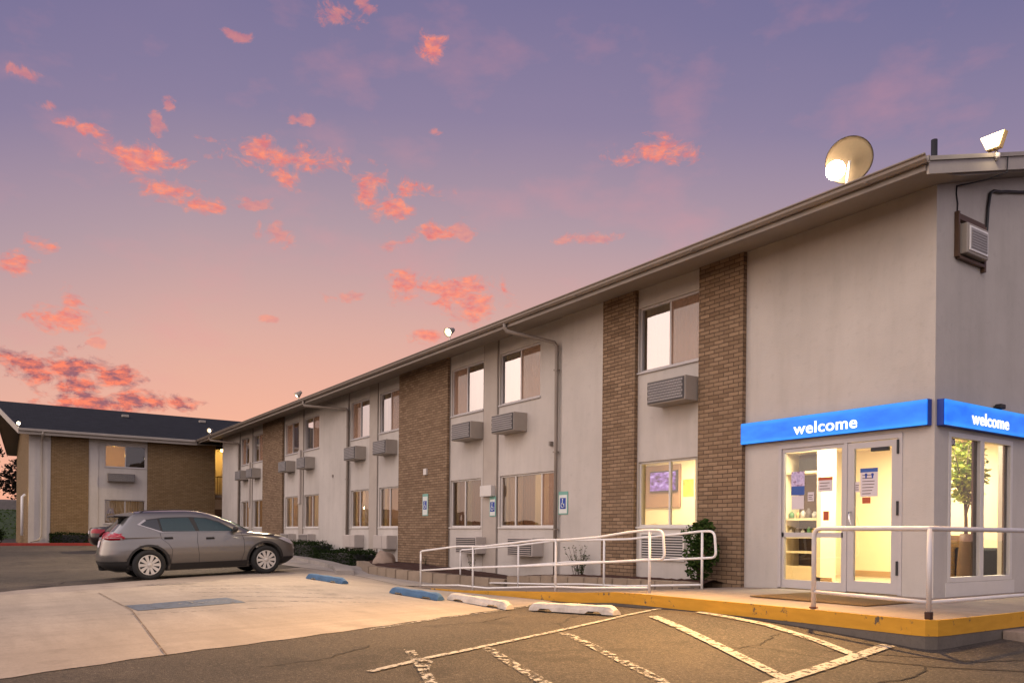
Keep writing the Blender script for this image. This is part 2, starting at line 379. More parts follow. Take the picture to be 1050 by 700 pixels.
def H(x,y):
    x=np.asarray(x,float); y=np.asarray(y,float)
    x=np.clip(x,-50,14); y=np.clip(y,-28,10)
    n=len(_P); s=_W[n]+_W[n+1]*x+_W[n+2]*y
    for i in range(n): s=s+_W[i]*_k((x-_P[i,0])**2+(y-_P[i,1])**2)
    return s
# ------------------------------------------------------------------ ground sheets
def axis(parts):
    o = []
    for a, b, s in parts: o += list(np.arange(a, b-1e-6, s))
    o.append(parts[-1][1]); return np.array(o)
def GZ(x, y):
    z = H(x, y); x = np.asarray(x, float); y = np.asarray(y, float)
    inside = (x > -36.0) & (x < -.6) & (y > .6) & (y < 11.4)
    inside |= (x > -50.5) & (x < -39.4) & (y > -8) & (y < 13)
    z = np.where(inside, np.minimum(z, -.35), z)
    # far terrain behind the wing rises to the left as a grassy bank
    z = z+np.clip((-52-x)/14, 0, 1)*2.2*np.clip((12-y)/20, 0, 1)
    return z
xs = axis([(-400, -120, 70), (-120, -66, 9), (-66, -46, 1), (-46, -16, .5), (-16, 8, .25), (8, 20, 1), (20, 80, 10), (80, 400, 80)])
ys = axis([(-400, -100, 75), (-100, -30, 10), (-30, -14, 1), (-14, 4, .25), (4, 16, 1), (16, 66, 10), (66, 400, 83.5)])
XX, YY = np.meshgrid(xs, ys); ZZ = GZ(XX, YY)
mb = MB(); nx = len(xs)
mb.v = list(zip(XX.ravel().tolist(), YY.ravel().tolist(), ZZ.ravel().tolist()))
for j in range(len(ys)-1):
    for i in range(nx-1): k = j*nx+i; mb.face((k, k+1, k+nx+1, k+nx), 0, True)
tag(mb.build('asphalt_ground', MAT['asphalt'], fix=False), kind='structure')
def sheet(name, mat, yv, xl, xr, off, nx=60):
    mb = MB()
    for y in yv:
        a, b = xl(y), xr(y)
        for i in range(nx+1):
            x = a+(b-a)*i/nx; mb.v.append((x, y, float(GZ(x, y))+off))
    for j in range(len(yv)-1):
        for i in range(nx): k = j*(nx+1)+i; mb.face((k, k+1, k+nx+2, k+nx+1), 0, True)
    return mb.build(name, mat, fix=False)
def interp(pts):
    ys_ = [p[0] for p in pts]; xs_ = [p[1] for p in pts]
    return lambda y: float(np.interp(y, ys_, xs_))
jit = lambda y: .03*math.sin(y*9.1)+.02*math.sin(y*23.7+1)
er = interp([(-20, .4), (-14, -1.3), (-10.48, -2.34), (-9.05, -2.8), (-7.93, -3.1), (-6.61, -3.46), (-5.28, -4.02), (-3.32, -4.63), (-2.72, -4.9)])
el_ = interp([(-20, -11.5), (-10.2, -13.2), (-9.1, -14.1), (-8.3, -14.4), (-7.2, -15.0), (-5, -15.8), (-2.72, -17)])
tag(sheet('concrete_pavement', MAT['concrete'], np.arange(-20, -2.71, .24), lambda y: el_(y)+jit(y), lambda y: er(y)+jit(y+3), .006), kind='structure')
tag(sheet('concrete_walk', MAT['kerb'], np.arange(-2.72, -.4, .145), lambda y: -24., lambda y: -10.3, .012, 80), kind='structure')
def strip(mb, pts, w, off, m=0, step=.14, across=2):
    P = [np.array(p, float) for p in pts]; Q = []
    for a, b in zip(P, P[1:]):
        n = max(1, int(np.linalg.norm(b-a)/step))
        Q += [a+(b-a)*i/n for i in range(n)]
    Q.append(P[-1]); k0 = len(mb.v)
    for i, q in enumerate(Q):
        t = Q[min(i+1, len(Q)-1)]-Q[max(0, i-1)]; t /= np.linalg.norm(t); nn = np.array([-t[1], t[0]])
        for j in range(across+1):
            p = q+nn*w*(j/across-.5); mb.v.append((p[0], p[1], float(GZ(p[0], p[1]))+off))
    for i in range(len(Q)-1):
        for j in range(across): k = k0+i*(across+1)+j; mb.face((k, k+1, k+across+2, k+across+1), m, True)
mk = MB()
strip(mk, [(-.70, -7.85), (-1.0, -7.12), (-1.44, -5.67), (-2.01, -3.73), (-2.14, -2.80)], .09, .012)
strip(mk, [(-1.60, -3.62), (.38, -4.62), (1.62, -5.27)], .12, .0135)
strip(mk, [(-1.4, -3.02), (-.21, -3.2), (.71, -3.55), (1.40, -3.90)], .12, .012)
strip(mk, [(1.66, -5.75), (1.42, -4.32), (1.2, -3.12)], .13, .0150)
tag(mk.build('parking_markings', MAT['paint'], fix=False), kind='structure')
mk = MB()
strip(mk, [(-1.45, -5.17), (0, -5.72), (1.25, -6.2)], .11, .012)
strip(mk, [(-1.15, -6.38), (-.18, -6.70), (.75, -6.98)], .11, .012)
strip(mk, [(-1.55, -7.05), (-.57, -7.41), (.15, -7.7)], .10, .0135)
strip(mk, [(-4.5, -3.4), (-3.9, -5.3), (-3.3, -6.7)], .08, .012)
strip(mk, [(-1.2, -7.3), (-.8, -7.2), (-.3, -7.55)], .05, .0148)
tag(mk.build('worn_parking_markings', MAT['paintworn'], fix=False), kind='structure')
mk = MB()
strip(mk, [(-8.45, -7.85), (-7.45, -7.80)], 1.62, .012, across=12)
tag(mk.build('blue_parking_box', MAT['paintblue'], fix=False), kind='structure')
mk = MB()
for k in range(5): strip(mk, [(-11.9+k*.95, -7.3), (-9.6+k*.85, -5.2)], .09, .012)
strip(mk, [(-12.9, -7.7), (-12.3, -6.7)], .5, .0145, across=4)
strip(mk, [(-6.98, -8.85), (-6.48, -6.56)], .05, .012)
strip(mk, [(-13.2, -7.4), (-12.8, -4.6)], .09, .012)
tag(mk.build('faint_blue_markings', MAT['paintfaint'], fix=False), kind='structure')
mk = MB()
strip(mk, [(-11.44, -8.67), (-7.55, -8.68), (-4.77, -8.92), (-2.72, -9.1)], .016, .0162)
strip(mk, [(-13.4, -11.6), (-2.0, -11.9)], .02, .0162)
tag(mk.build('pavement_joints', MAT['painttar'], fix=False), kind='structure')
mk = MB()
def crack(P, w=.02, n=26):
    P = [np.array(p, float) for p in P]; Q = []
    for a, b in zip(P, P[1:]):
        for i in range(8): Q.append(a+(b-a)*i/8+rng.normal(size=2)*.018)
    strip(mk, Q, w, .0065, step=.06, across=1)
crack([(1.0, -3.9), (1.55, -3.45), (2.0, -3.1), (2.3, -2.4), (2.35, -1.6)]); crack([(1.3, -4.0), (1.9, -3.7), (2.5, -3.1), (2.8, -2.3)], .025); crack([(1.9, -3.7), (2.1, -4.2), (2.0, -4.9)], .018)
crack([(-2.1, -7.2), (-1.6, -7.9), (-1.5, -8.6)], .015); crack([(-3.5, -4.5), (-3.1, -5.2), (-3.2, -6.1)], .018); crack([(.2, -3.5), (.5, -4.2), (.4, -4.6)], .012)
tag(mk.build('asphalt_cracks', MAT['crack'], fix=False), kind='structure')
# the white wheelchair mark in the blue box, badly worn
mk = MB(); cx, cy = -7.95, -7.75
arc = [(cx+.16*math.cos(a)+.05, cy+.2*math.sin(a)) for a in np.linspace(-2.6, 1.6, 14)]
strip(mk, arc, .05, .018, step=.05, across=1); strip(mk, [(cx-.2, cy+.05), (cx+.02, cy+.05), (cx+.1, cy+.35), (cx+.2, cy+.4)], .05, .0195, across=1); strip(mk, [(cx-.33, cy+.05), (cx-.25, cy+.05)], .09, .018, across=1)
strip(mk, [(cx-.1, cy+.05), (cx-.08, cy+.28)], .05, .021, across=1)
tag(mk.build('wheelchair_ground_mark', MAT['paintworn'], fix=False), kind='structure')
# ------------------------------------------------------------------ entrance slab, ramp and kerb
RZ = lambda x: float(np.interp(x, [-10.45, -7.9, -5.2, -4.2, -3.2, -2.4, 0], [-.40, -.32, -.17, -.12, -.04, -.012, 0.]))
EDGE = [(-10.45, -2.65), (-9.2, -2.65), (-7.9, -2.65), (-6.5, -2.65), (-5.2, -2.65), (-4.2, -2.66), (-3.4, -2.70), (-2.6, -2.90), (-1.8, -2.95), (-.9, -2.95), (0, -2.95), (.8, -2.95), (1.34, -2.95), (1.46, -2.92), (1.53, -2.82), (1.55, -2.6), (1.55, -1), (1.55, 2), (1.55, 6), (1.55, 12.5)]
sl = MB()
for (a, b) in zip(EDGE[:13], EDGE[1:14]):
    ya = -.93 if a[0] < -3.5 else 0.02; yb = -.93 if a[0] < -3.5 else 0.02
    sl.quad((a[0], a[1], RZ(a[0])), (b[0], b[1], RZ(b[0])), (b[0], yb, RZ(b[0])), (a[0], ya, RZ(a[0])))
sl.quad((1.46, -2.92, 0), (1.53, -2.82, 0), (1.53, 0.02, 0), (1.46, 0.02, 0)); sl.quad((1.53, -2.82, 0), (1.55, -2.6, 0), (1.55, 0.02, 0), (1.53, .02, 0))
sl.quad((-.25, .02, 0), (1.55, .02, 0), (1.55, 12.5, 0), (-.25, 12.5, 0))
for a, b in zip(EDGE, EDGE[1:]):
    sl.quad((a[0], a[1], RZ(a[0])), (b[0], b[1], RZ(b[0])), (b[0], b[1], -.8), (a[0], a[1], -.8))
sl.quad((-10.45, -.93, -.4), (-3.4, -.93, -.04), (-3.4, -.93, -.8), (-10.45, -.93, -.8))
so_ = sl.build('entrance_slab', [MAT['slab'], MAT['footing']], fix=True)
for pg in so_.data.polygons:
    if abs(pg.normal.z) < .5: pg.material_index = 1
tag(so_, kind='structure')
yk = MB()
def offs(P, d):
    o = []
    for i, p in enumerate(P):
        a = P[max(0, i-1)]; b = P[min(len(P)-1, i+1)]; t = Vector((b[0]-a[0], b[1]-a[1])).normalized(); o.append((p[0]+t.y*d, p[1]-t.x*d))
    return o
EO = offs(EDGE, .006); EI = offs(EDGE, -.03)
for i in range(1, len(EDGE)-1):
    (x0, y0), (x1, y1) = EO[i], EO[i+1]; (u0, w0), (u1, w1) = EI[i], EI[i+1]
    za, zb = RZ(EDGE[i][0])+.004, RZ(EDGE[i+1][0])+.004
    fa = max(.035, min(.16, (EDGE[i][0]+10.2)/4*.16)) if EDGE[i][0] < -6 else .16; fb = max(.035, min(.16, (EDGE[i+1][0]+10.2)/4*.16)) if EDGE[i+1][0] < -6 else .16
    yk.quad((x0, y0, za), (x1, y1, zb), (x1, y1, zb-fb), (x0, y0, za-fa)); yk.quad((x0, y0, za), (x1, y1, zb), (u1, w1, zb), (u0, w0, za))
tag(yk.build('yellow_kerb_edge', MAT['yellow'], fix=True), kind='structure')
# step block by the right edge of the slab
mb = MB().box(1.56, 1.95, -1.55, -.2, -.5, -.17, b=.01)
tag(mb.build('concrete_step', MAT['slab']), kind='structure')
# planting bed: retaining walls
PA = [(-17.2, -.85, -.06), (-16, -1.15, -.05), (-14.6, -1.72, -.05), (-13.5, -2.05, -.07), (-12.2, -1.92, -.10), (-11.0, -1.55, -.14), (-9.8, -1.12, -.18), (-8.9, -.90, -.20)]
PB = [(-8.86, -.84, -.13), (-8.0, -.84, -.08), (-7.2, -.84, -.03), (-6.2, -.84, -.01), (-5.0, -.82, .015), (-4.3, -.82, .03), (-3.5, -.80, .04)]
def blockwall(P, name, label, w=.24):
    mb = MB(); P3 = [Vector(p) for p in P]; seg = []
    for a, b in zip(P3, P3[1:]):
        n = max(1, round((b-a).length/.42)); seg += [a+(b-a)*i/n for i in range(n)]
    seg.append(P3[-1])
    for i, (a, b) in enumerate(zip(seg, seg[1:])):
        t = (b-a); t.z = 0; L = t.length; t.normalize(); nn = Vector((-t.y, t.x, 0)); c = (a+b)/2
        bm = bmesh.new(); bmesh.ops.create_cube(bm, size=1); hgt = .5
        for v in bm.verts:
            q = c+t*v.co.x*(L-.008)+nn*v.co.y*w*(1+.06*random.uniform(-1, 1)); v.co = (q.x, q.y, c.z+(v.co.z-.5)*hgt+random.uniform(-.004, .004))
        bmesh.ops.bevel(bm, geom=bm.edges[:], offset=.012, segments=2, affect='EDGES'); mb.bm(bm, 0)
    return tag(mb.build(name, MAT['planterblock']), label, 'planter wall', 'block walls of the planting bed')
blockwall(PA, 'retaining_wall', 'long curved tan block edging around the mulch bed, left of the white ramp railing')
blockwall(PB, 'retaining_wall', 'straight tan block edging running along the motel wall behind the ramp railing')
mu = MB(); cols = np.arange(-17.2, -3.4, .12)
pth = PA+PB
for x in cols:
    yf = float(np.interp(x, [p[0] for p in pth], [p[1] for p in pth]))+.1; zt = float(np.interp(x, [p[0] for p in pth], [p[2] for p in pth]))
    for j in range(13):
        y = yf+(.015-yf)*j/12; mu.v.append((x, y, zt-.045+.05*math.sin(math.pi*j/12)+rng.uniform(-.018, .022)))
for i in range(len(cols)-1):
    for j in range(12): k = i*13+j; mu.face((k, k+13, k+14, k+1), 0, False)
tag(mu.build('mulch', MAT['mulch'], fix=False), kind='stuff')
# pale kerb beside the parked car
kb = MB(); KP = [(-24.5, -1.25), (-21, -1.25), (-18, -1.6), (-15.4, -2.15), (-13.4, -2.85)]
for a, b in zip(KP, KP[1:]):
    t = Vector((b[0]-a[0], b[1]-a[1])).normalized(); nn = Vector((-t.y, t.x))*.22
    za, zb = float(GZ(*a))+.11, float(GZ(*b))+.11
    k = len(kb.v)
    for (p, z) in ((a, za), (b, zb)):
        kb.v += [(p[0]-nn.x, p[1]-nn.y, z-.5), (p[0]-nn.x, p[1]-nn.y, z), (p[0]+nn.x, p[1]+nn.y, z), (p[0]+nn.x, p[1]+nn.y, z-.5)]
    kb.face((k+1, k+5, k+6, k+2)); kb.face((k, k+4, k+5, k+1)); kb.face((k+2, k+6, k+7, k+3)); kb.face((k, k+1, k+2, k+3)); kb.face((k+4, k+5, k+6, k+7))
tag(kb.build('pale_kerb', MAT['kerb']), kind='structure')
# red kerb along the wing
rk = MB().box(-37.75, -37.6, -12.5, -.3, -.2, .155, b=.01)
tag(rk.build('red_kerb', MAT['redkerb']), kind='structure')
tag(MB().box(-38.85, -37.76, -12.5, -.3, -.2, .14).build('wing_walk', MAT['mulch']), kind='structure')
# ------------------------------------------------------------------ walls with openings
def wall(mb, u0, u1, z0, z1, holes, fn, th=.2, m=0):
    us = sorted({u0, u1, *[h[0] for h in holes], *[h[1] for h in holes]}); zs = sorted({z0, z1, *[h[2] for h in holes], *[h[3] for h in holes]})
    def solid(i, j):
        if i < 0 or j < 0 or i >= len(us)-1 or j >= len(zs)-1: return False
        a = (us[i]+us[i+1])/2; b = (zs[j]+zs[j+1])/2
        return not any(h[0] < a < h[1] and h[2] < b < h[3] for h in holes)
    for i in range(len(us)-1):
        for j in range(len(zs)-1):
            if not solid(i, j): continue
            a, b, c, d = us[i], us[i+1], zs[j], zs[j+1]
            mb.quad(fn(a, c, 0), fn(b, c, 0), fn(b, d, 0), fn(a, d, 0), m); mb.quad(fn(a, c, th), fn(a, d, th), fn(b, d, th), fn(b, c, th), m)
            if not solid(i-1, j): mb.quad(fn(a, c, 0), fn(a, d, 0), fn(a, d, th), fn(a, c, th), m)
            if not solid(i+1, j): mb.quad(fn(b, c, 0), fn(b, c, th), fn(b, d, th), fn(b, d, 0), m)
            if not solid(i, j-1): mb.quad(fn(a, c, 0), fn(a, c, th), fn(b, c, th), fn(b, c, 0), m)
            if not solid(i, j+1): mb.quad(fn(a, d, 0), fn(b, d, 0), fn(b, d, th), fn(a, d, th), m)
    return mb
def fbox(mb, fn, u0, u1, z0, z1, d0, d1, m=0, b=0):
    P = [fn(u, z, d) for u in (u0, u1) for z in (z0, z1) for d in (d0, d1)]
    xs_ = [p[0] for p in P]; ys_ = [p[1] for p in P]; zs_ = [p[2] for p in P]
    mb.box(min(xs_), max(xs_), min(ys_), max(ys_), min(zs_), max(zs_), m, b); return mb
F_MAIN = lambda u, z, d: (u, d, z)
F_END = lambda u, z, d: (-d, u, z)
F_WING = lambda u, z, d: (-38.8-d, u, z)
def curtain_mb(fn, u0, u1, z0, z1, d, amp=.025, pitch=.11):
    mb = MB(); n = max(8, int((u1-u0)/.018))
    ph = random.uniform(0, 6)
    for i in range(n+1):
        u = u0+(u1-u0)*i/n; q = d+amp*math.sin(2*math.pi*u/pitch+ph+.8*math.sin(u*5+ph))
        mb.v += [fn(u, z0, q), fn(u, z1, q)]
    for i in range(n): mb.face((2*i, 2*i+2, 2*i+3, 2*i+1), 0, True)
    return mb
def screenmat():
    m, n = newmat('insect_screen'); p = n.pos()
    c = n.mix(n.noise(p, 3, 3), (.34, .205, .14), (.42, .27, .19))
    d = n.n('ShaderNodeBsdfDiffuse'); n.l(c, d.inputs[0]); t = n.n('ShaderNodeBsdfTransparent'); mx = n.n('ShaderNodeMixShader'); mx.inputs[0].default_value = .55
    n.l(t.outputs[0], mx.inputs[1]); n.l(d.outputs[0], mx.inputs[2]); n.out(mx.outputs[0]); return m
MAT['screen'] = screenmat()
def window(parent, fn, u0, u1, z0, z1, panels, frame, glass, inset=.045, label=None):
    """panels: list of (fraction end, kind) from the low-u side; kind: 's' insect screen, 'w' white curtain, 't' tan curtain, 'o' open"""
    fw = .04; mb = MB(); d0 = inset; d1 = inset+.06
    fbox(mb, fn, u0, u1, z0, z0+fw, d0, d1); fbox(mb, fn, u0, u1, z1-fw, z1, d0, d1)
    fbox(mb, fn, u0, u0+fw, z0+fw, z1-fw, d0, d1); fbox(mb, fn, u1-fw, u1, z0+fw, z1-fw, d0, d1)
    a = u0+fw; W = u1-u0-2*fw; e0 = 0.
    for fr, k in panels[:-1]:
        c = a+W*fr; fbox(mb, fn, c-.022, c+.022, z0+fw, z1-fw, d0+.004, d1-.004)
    w = mb.build('window', frame, parent)
    if label: w['label'] = label
    fbox(MB(), fn, u0-.03, u1+.03, z0-.035, z0-.002, -.035, .04, b=.004).build('sill', frame, w)
    MB().quad(fn(u0+fw, z0+fw, d0+.03), fn(u1-fw, z0+fw, d0+.03), fn(u1-fw, z1-fw, d0+.03), fn(u0+fw, z1-fw, d0+.03)).build('pane', glass, w, fix=False)
    for fr, k in panels:
        p0 = a+W*e0+.01; p1 = a+W*fr-.01
        if k == 's':
            MB().quad(fn(p0, z0+fw, d0+.006), fn(p1, z0+fw, d0+.006), fn(p1, z1-fw, d0+.006), fn(p0, z1-fw, d0+.006)).build('insect_screen', MAT['screen'], w, fix=False)
            curtain_mb(fn, p0-.02, p1+.02, z0-.02, z1+.02, .27).build('curtain', MAT['curtaintan'], w, fix=False)
        elif k == 'w': curtain_mb(fn, p0-.02, p1+.02, z0-.02, z1+.02, .27).build('curtain', MAT['curtain'], w, fix=False)
        elif k == 't': curtain_mb(fn, p0-.02, p1+.02, z0-.02, z1+.02, .27).build('curtain', MAT['curtaincream'], w, fix=False)
        elif k == 'h': curtain_mb(fn, p0-.02, (p0+p1)/2, z0-.02, z1+.02, .27).build('curtain', MAT['curtaintan'], w, fix=False)
        e0 = fr
    return w
def grille_louvres(mb, fn, u0, u1, z0, z1, d, n):
    for i in range(n):
        z = z0+(z1-z0)*(i+.5)/n; fbox(mb, fn, u0, u1, z-.008, z+.008, d-.012, d)
def ac_upper(parent, fn, u0, z0, w=.95, h=.43, dep=.38):
    b = MB(); fbox(b, fn, u0, u0+w, z0, z0+h, -dep, .01, b=.008); o = b.build('air_conditioner', MAT['acbody'], parent)
    g = MB(); fbox(g, fn, u0+.02, u0+w-.02, z0+.02, z0+h-.02, -dep-.012, -dep-.002)
    # pressed lattice front
    n = 11; k = 0; 
    for i in range(n*2):
        for j in range(7):
            uu = u0+.04+(w-.08)*(i+(.5 if j % 2 else 0))/(n*2); zz = z0+.04+(h-.08)*(j+.5)/7
            if uu+.03 > u0+w-.03: continue
            fbox(g, fn, uu, uu+.026, zz-.018, zz+.018, -dep-.024, -dep-.012, 1)
    g.build('grille', [MAT['acdark'], MAT['acmetal']], o); return o
def ac_lower(parent, fn, u0, z0, w=1.0, h=.42, dep=.32, louvre=True):
    b = MB(); fbox(b, fn, u0, u0+w, z0, z0+h, -dep, .01, b=.012); pass
    o = b.build('air_conditioner', MAT['acwhite'], parent); g = MB()
    if louvre: fbox(g, fn, u0+.03, u0+w-.03, z0+.03, z0+h-.03, -dep-.006, -dep-.001, 1); grille_louvres(g, fn, u0+.04, u0+w-.04, z0+.04, z0+h-.04, -dep-.007, 7)
    else: fbox(g, fn, u0+.015, u0+w*.62, z0+.015, z0+h-.015, -dep-.015, -dep-.002, b=.004); fbox(g, fn, u0+w*.64, u0+w-.015, z0+.015, z0+h-.015, -dep-.015, -dep-.002, b=.004)
    g.build('grille', [MAT['acwhite'], MAT['acdark']], o); return o
# ------------------------------------------------------------------ main motel block
BLD = thing('motel_building', (-18, 0, 0), 'long two-storey grey stucco and tan brick motel block with the lit entrance', 'building')
UP = [(-5.75, -4.16, [(.5, 'w'), (1, 's')]), (-10.66, -8.99, [(.5, 'w'), (1, 's')]), (-13.03, -11.42, [(.46, 's'), (1, 'w')]), (-17.6, -16.2, [(.52, 'w'), (1, 's')]), (-19.88, -18.4, [(.46, 's'), (1, 'w')]),
      (-24.5, -22.92, [(.52, 'w'), (1, 's')]), (-26.75, -25.12, [(.45, 's'), (1, 't')]), (-31.3, -29.85, [(.5, 't'), (1, 's')]), (-33.2, -31.95, [(.45, 's'), (1, 't')])]
LO = [(-5.74, -4.15, [(.5, 'o'), (1, 'o')]), (-10.63, -8.40, [(.27, 't'), (.76, 'h'), (1, 's')]), (-13.05, -11.5, [(.45, 'h'), (1, 'h')]), (-17.6, -16.2, [(.5, 't'), (1, 't')]), (-19.88, -18.4, [(.45, 'h'), (1, 'w')]),
      (-24.5, -22.92, [(.52, 'h'), (1, 't')]), (-26.75, -25.12, [(.45, 't'), (1, 'w')]), (-31.3, -29.85, [(.5, 't'), (1, 't')]), (-33.2, -31.95, [(.5, 't'), (1, 't')])]
holes = [(a, b, 3.95, 5.2) for a, b, _ in UP]+[(a, b, .97, 2.22) for a, b, _ in LO]+[(-2.49, -.44, -.5, 2.27)]
w = MB(); wall(w, -36.5, -.2, -.5, 5.62, [h if h[2] > -.4 else (h[0], h[1], -.5, h[3]) for h in holes], F_MAIN)
w.build('front_wall', MAT['stucco'], BLD)
w = MB(); wall(w, 0, 12, -.5, 5.6, [(.36, 2.22, .2, 2.27)], F_END)
w.prism([(0.0, 5.6), (12, 5.6), (6, 7.37)], lambda u, v, t: (-t, u, v), 0, .2)
w.build('end_wall', MAT['stucco'], BLD)
w = MB(); w.box(-36.5, -.2, 11.8, 12, -.5, 5.58); w.box(-36.5, -36.3, .2, 11.8, -.5, 5.6)
w.build('rear_wall', MAT['stucco'], BLD)
for a, b in ((-4.135, -3.16), (-6.72, -5.77), (-16.05, -13.1), (-29.6, -26.9)):
    MB().box(a, b, -.09, .02, -.5, 5.60, b=.004).build('brick_pilaster', MAT['brick'], BLD)
for a, b in ((-8.12, -6.73), (-22.75, -20.08), (-36.56, -33.45)):
    MB().box(a, b, -.05, .02, -.5, 5.60, b=.006).build('stucco_pier', MAT['stucco'], BLD)
for a, b in ((-11.34, -10.74), (-18.30, -17.72), (-25.05, -24.58), (-31.86, -31.38)):
    MB().box(a, b, -.035, .02, -.5, 5.60, b=.006).build('stucco_pier', MAT['trim'], BLD)
for x in (-8.135, -10.715, -11.365, -13.09, -17.70, -18.32, -20.065, -22.765, -24.56, -25.07, -26.88, -31.36, -31.88, -33.43): MB().box(x-.014, x+.014, -.02, .02, -.4, 5.595).build('wall_joint_trim', MAT['darktrim'], BLD)
labs = {0: 'upper window between the two brick pilasters, white curtain on its left half'}
for i, (a, b, pn) in enumerate(UP): window(BLD, F_MAIN, a, b, 3.95, 5.2, pn, MAT['alu'], MAT['glass'])
for i, (a, b, pn) in enumerate(LO): window(BLD, F_MAIN, a, b, .97, 2.22, pn, MAT['whiteframe'], MAT['doorglass'] if i == 0 else MAT['glasslow'], label='brightly lit office window with pictures inside' if i == 0 else None)
for u in (-5.12, -10.44, -12.36, -17.28, -19.6, -24.3, -26.5, -31.1, -32.95): ac_upper(BLD, F_MAIN, u, 3.2)
for i, u in enumerate((-9.8, -12.2, -17.3, -19.75, -24.2, -26.4, -31.1, -32.9)): ac_lower(BLD, F_MAIN, u, .30, louvre=i in (0, 1, 4, 5))
g = MB(); fbox(g, F_MAIN, -5.60, -4.52, .38, .82, -.012, .01, 1)
for q in ((-5.64, -4.48, .34, .38), (-5.64, -4.48, .82, .86), (-5.64, -5.60, .38, .82), (-4.52, -4.48, .38, .82)): fbox(g, F_MAIN, q[0], q[1], q[2], q[3], -.04, .01)
for i in range(9): fbox(g, F_MAIN, -5.60, -4.52, .40+i*.048, .418+i*.048, -.035, -.013)
o = g.build('wall_louvre', [MAT['whiteframe'], MAT['acdark']], BLD)
# roof
SZ = lambda y: 5.57+.3*min(y, 12-y)
rf = MB(); prof = [(-.88, 5.495), (-.88, 5.545), (6, SZ(6)+.25), (12.88, 5.545), (12.88, 5.495), (6, SZ(6)+.07)]
rf.prism(prof, lambda u, v, t: (t, u, v), -38.7, .33); ro = rf.build('roof', MAT['roofing'], BLD)
sf = MB(); sf.prism([(-.87, 5.40), (-.87, 5.488), (6, SZ(6)+.062), (12.87, 5.488), (12.87, 5.40), (12.0, 5.56), (6, SZ(6)), (0, 5.56)], lambda u, v, t: (t, u, v), -38.0, .31); sf.build('soffit', MAT['soffit'], BLD)
fa = MB().box(-38.1, .33, -.905, -.882, 5.385, 5.53); fa.box(-38.1, .33, 12.882, 12.905, 5.385, 5.53)
fa.build('fascia', MAT['gutter'], BLD)
fa = MB(); KZ = lambda q: 5.34 if abs(q) < 1 or q > 12 else SZ(q)-.03
for a, b in ((-.88, 6), (6, 12.88)): fa.prism([(a, KZ(a)), (a, SZ(a)+.19), (b, SZ(b)+.19), (b, KZ(b))], lambda u, v, t: (t, u, v), .332, .36)
fa.build('rake_board', MAT['rake'], BLD)
fa = MB()
for a, b in ((-.93, 6), (6, 12.93)): fa.prism([(a, SZ(a)+.194), (a, SZ(a)+.248), (b, SZ(b)+.254), (b, SZ(b)+.194)], lambda u, v, t: (t, u, v), .332, .385)
fa.build('rake_trim', MAT['fascia'], BLD)
gt = MB(); gp = [(-.908, 5.555), (-.908, 5.46), (-.96, 5.455), (-1.0, 5.49), (-1.005, 5.525), (-1.03, 5.54), (-1.03, 5.555), (-1.015, 5.555), (-1.015, 5.55), (-.99, 5.53), (-.985, 5.495), (-.955, 5.47), (-.92, 5.472), (-.92, 5.555)]
gt.prism(gp, lambda u, v, t: (t, u, v), -38.3, .385)
for x in np.arange(-37, 0, 3.05): gt.box(x-.02, x+.02, -1.04, -.905, 5.452, 5.46)
gt.build('gutter', MAT['gutter'], BLD)
def downspout(parent, x, wx, zb=-.1):
    m = MB(); r = .042
    m.tube([(x, -.95, 5.47), (x, -.95, 5.38), (x+.02, -.90, 5.30), ((x+wx)/2, -.48, 5.16), (wx-.04, -.13, 5.02), (wx, -.09, 4.93), (wx, -.09, 3), (wx, -.09, zb)], r, seg=8)
    for z in (4.4, 2.6, .9): m.box(wx-.06, wx+.06, -.135, -.04, z, z+.03)
    return m.build('downspout', MAT['gutter'], parent)
downspout(BLD, -9.05, -8.26); downspout(BLD, -22.0, -20.0); downspout(BLD, -35.5, -33.4)
MB().box(-11.30, -10.78, -.16, -.035, 1.73, 2.0, b=.01).build('utility_box', MAT['whiteframe'], BLD)
for x, z in ((-8.5, 2.82), (-21.37, 2.8)): MB().box(x-.03, x+.03, -.09, -.0, z-.05, z+.05, b=.005).build('outlet_cover', MAT['darktrim'], BLD)
MB().box(-14.36, -14.19, -.15, -.09, 2.44, 2.62, b=.01).build('photocell', MAT['whiteframe'], BLD)
cb = MB(); cb.box(-24.92, -24.72, -.11, -.035, 1.9, 4.0, b=.01); cb.box(-31.72, -31.58, -.1, -.035, 1.9, 4.0, b=.01); cb.build('cable_chase', MAT['acwhite'], BLD)
# interior shell: floors, ceilings, partitions
it = MB()
it.box(-36.3, -.2, .2, 11.8, -.12, .0, 1); it.box(-36.3, -.2, .2, 11.8, 2.62, 2.78, 0); it.box(-36.3, -.2, .2, 11.8, 5.30, 5.36, 0)
it.box(-36.3, -8.25, 4.3, 4.4, 0, 5.3, 0)
it.box(-8.25, -.2, 4.5, 4.6, 2.78, 5.3, 0)
for x in (-8.25, -11.05, -14.6, -18.0, -21.4, -24.8, -28.2, -31.6, -35.0): it.box(x-.05, x+.05, .2, 4.3, 0, 2.62, 0); it.box(x-.05, x+.05, .2, 4.3, 2.78, 5.3, 0)
it.build('interior_partitions', [MAT['roomwall'], MAT['floortile']], BLD)
lb = MB(); lb.box(-8.2, -4.45, 2.5, 2.6, 0, 2.62); lb.box(-4.45, -4.35, .2, 4.6, 0, 2.62); lb.box(-4.35, -.2, 4.6, 4.7, 0, 2.62); lb.box(-4.35, -.2, .2, 4.6, 2.60, 2.618)
lb.build('lobby_walls', MAT['lobbywall'], BLD)
MB().box(-4.35, -.2, 4.575, 4.599, .002, .12).box(-3.0, -2.6, 1.6, 1.63, .0, .1).build('skirting', MAT['baseboard'], BLD)
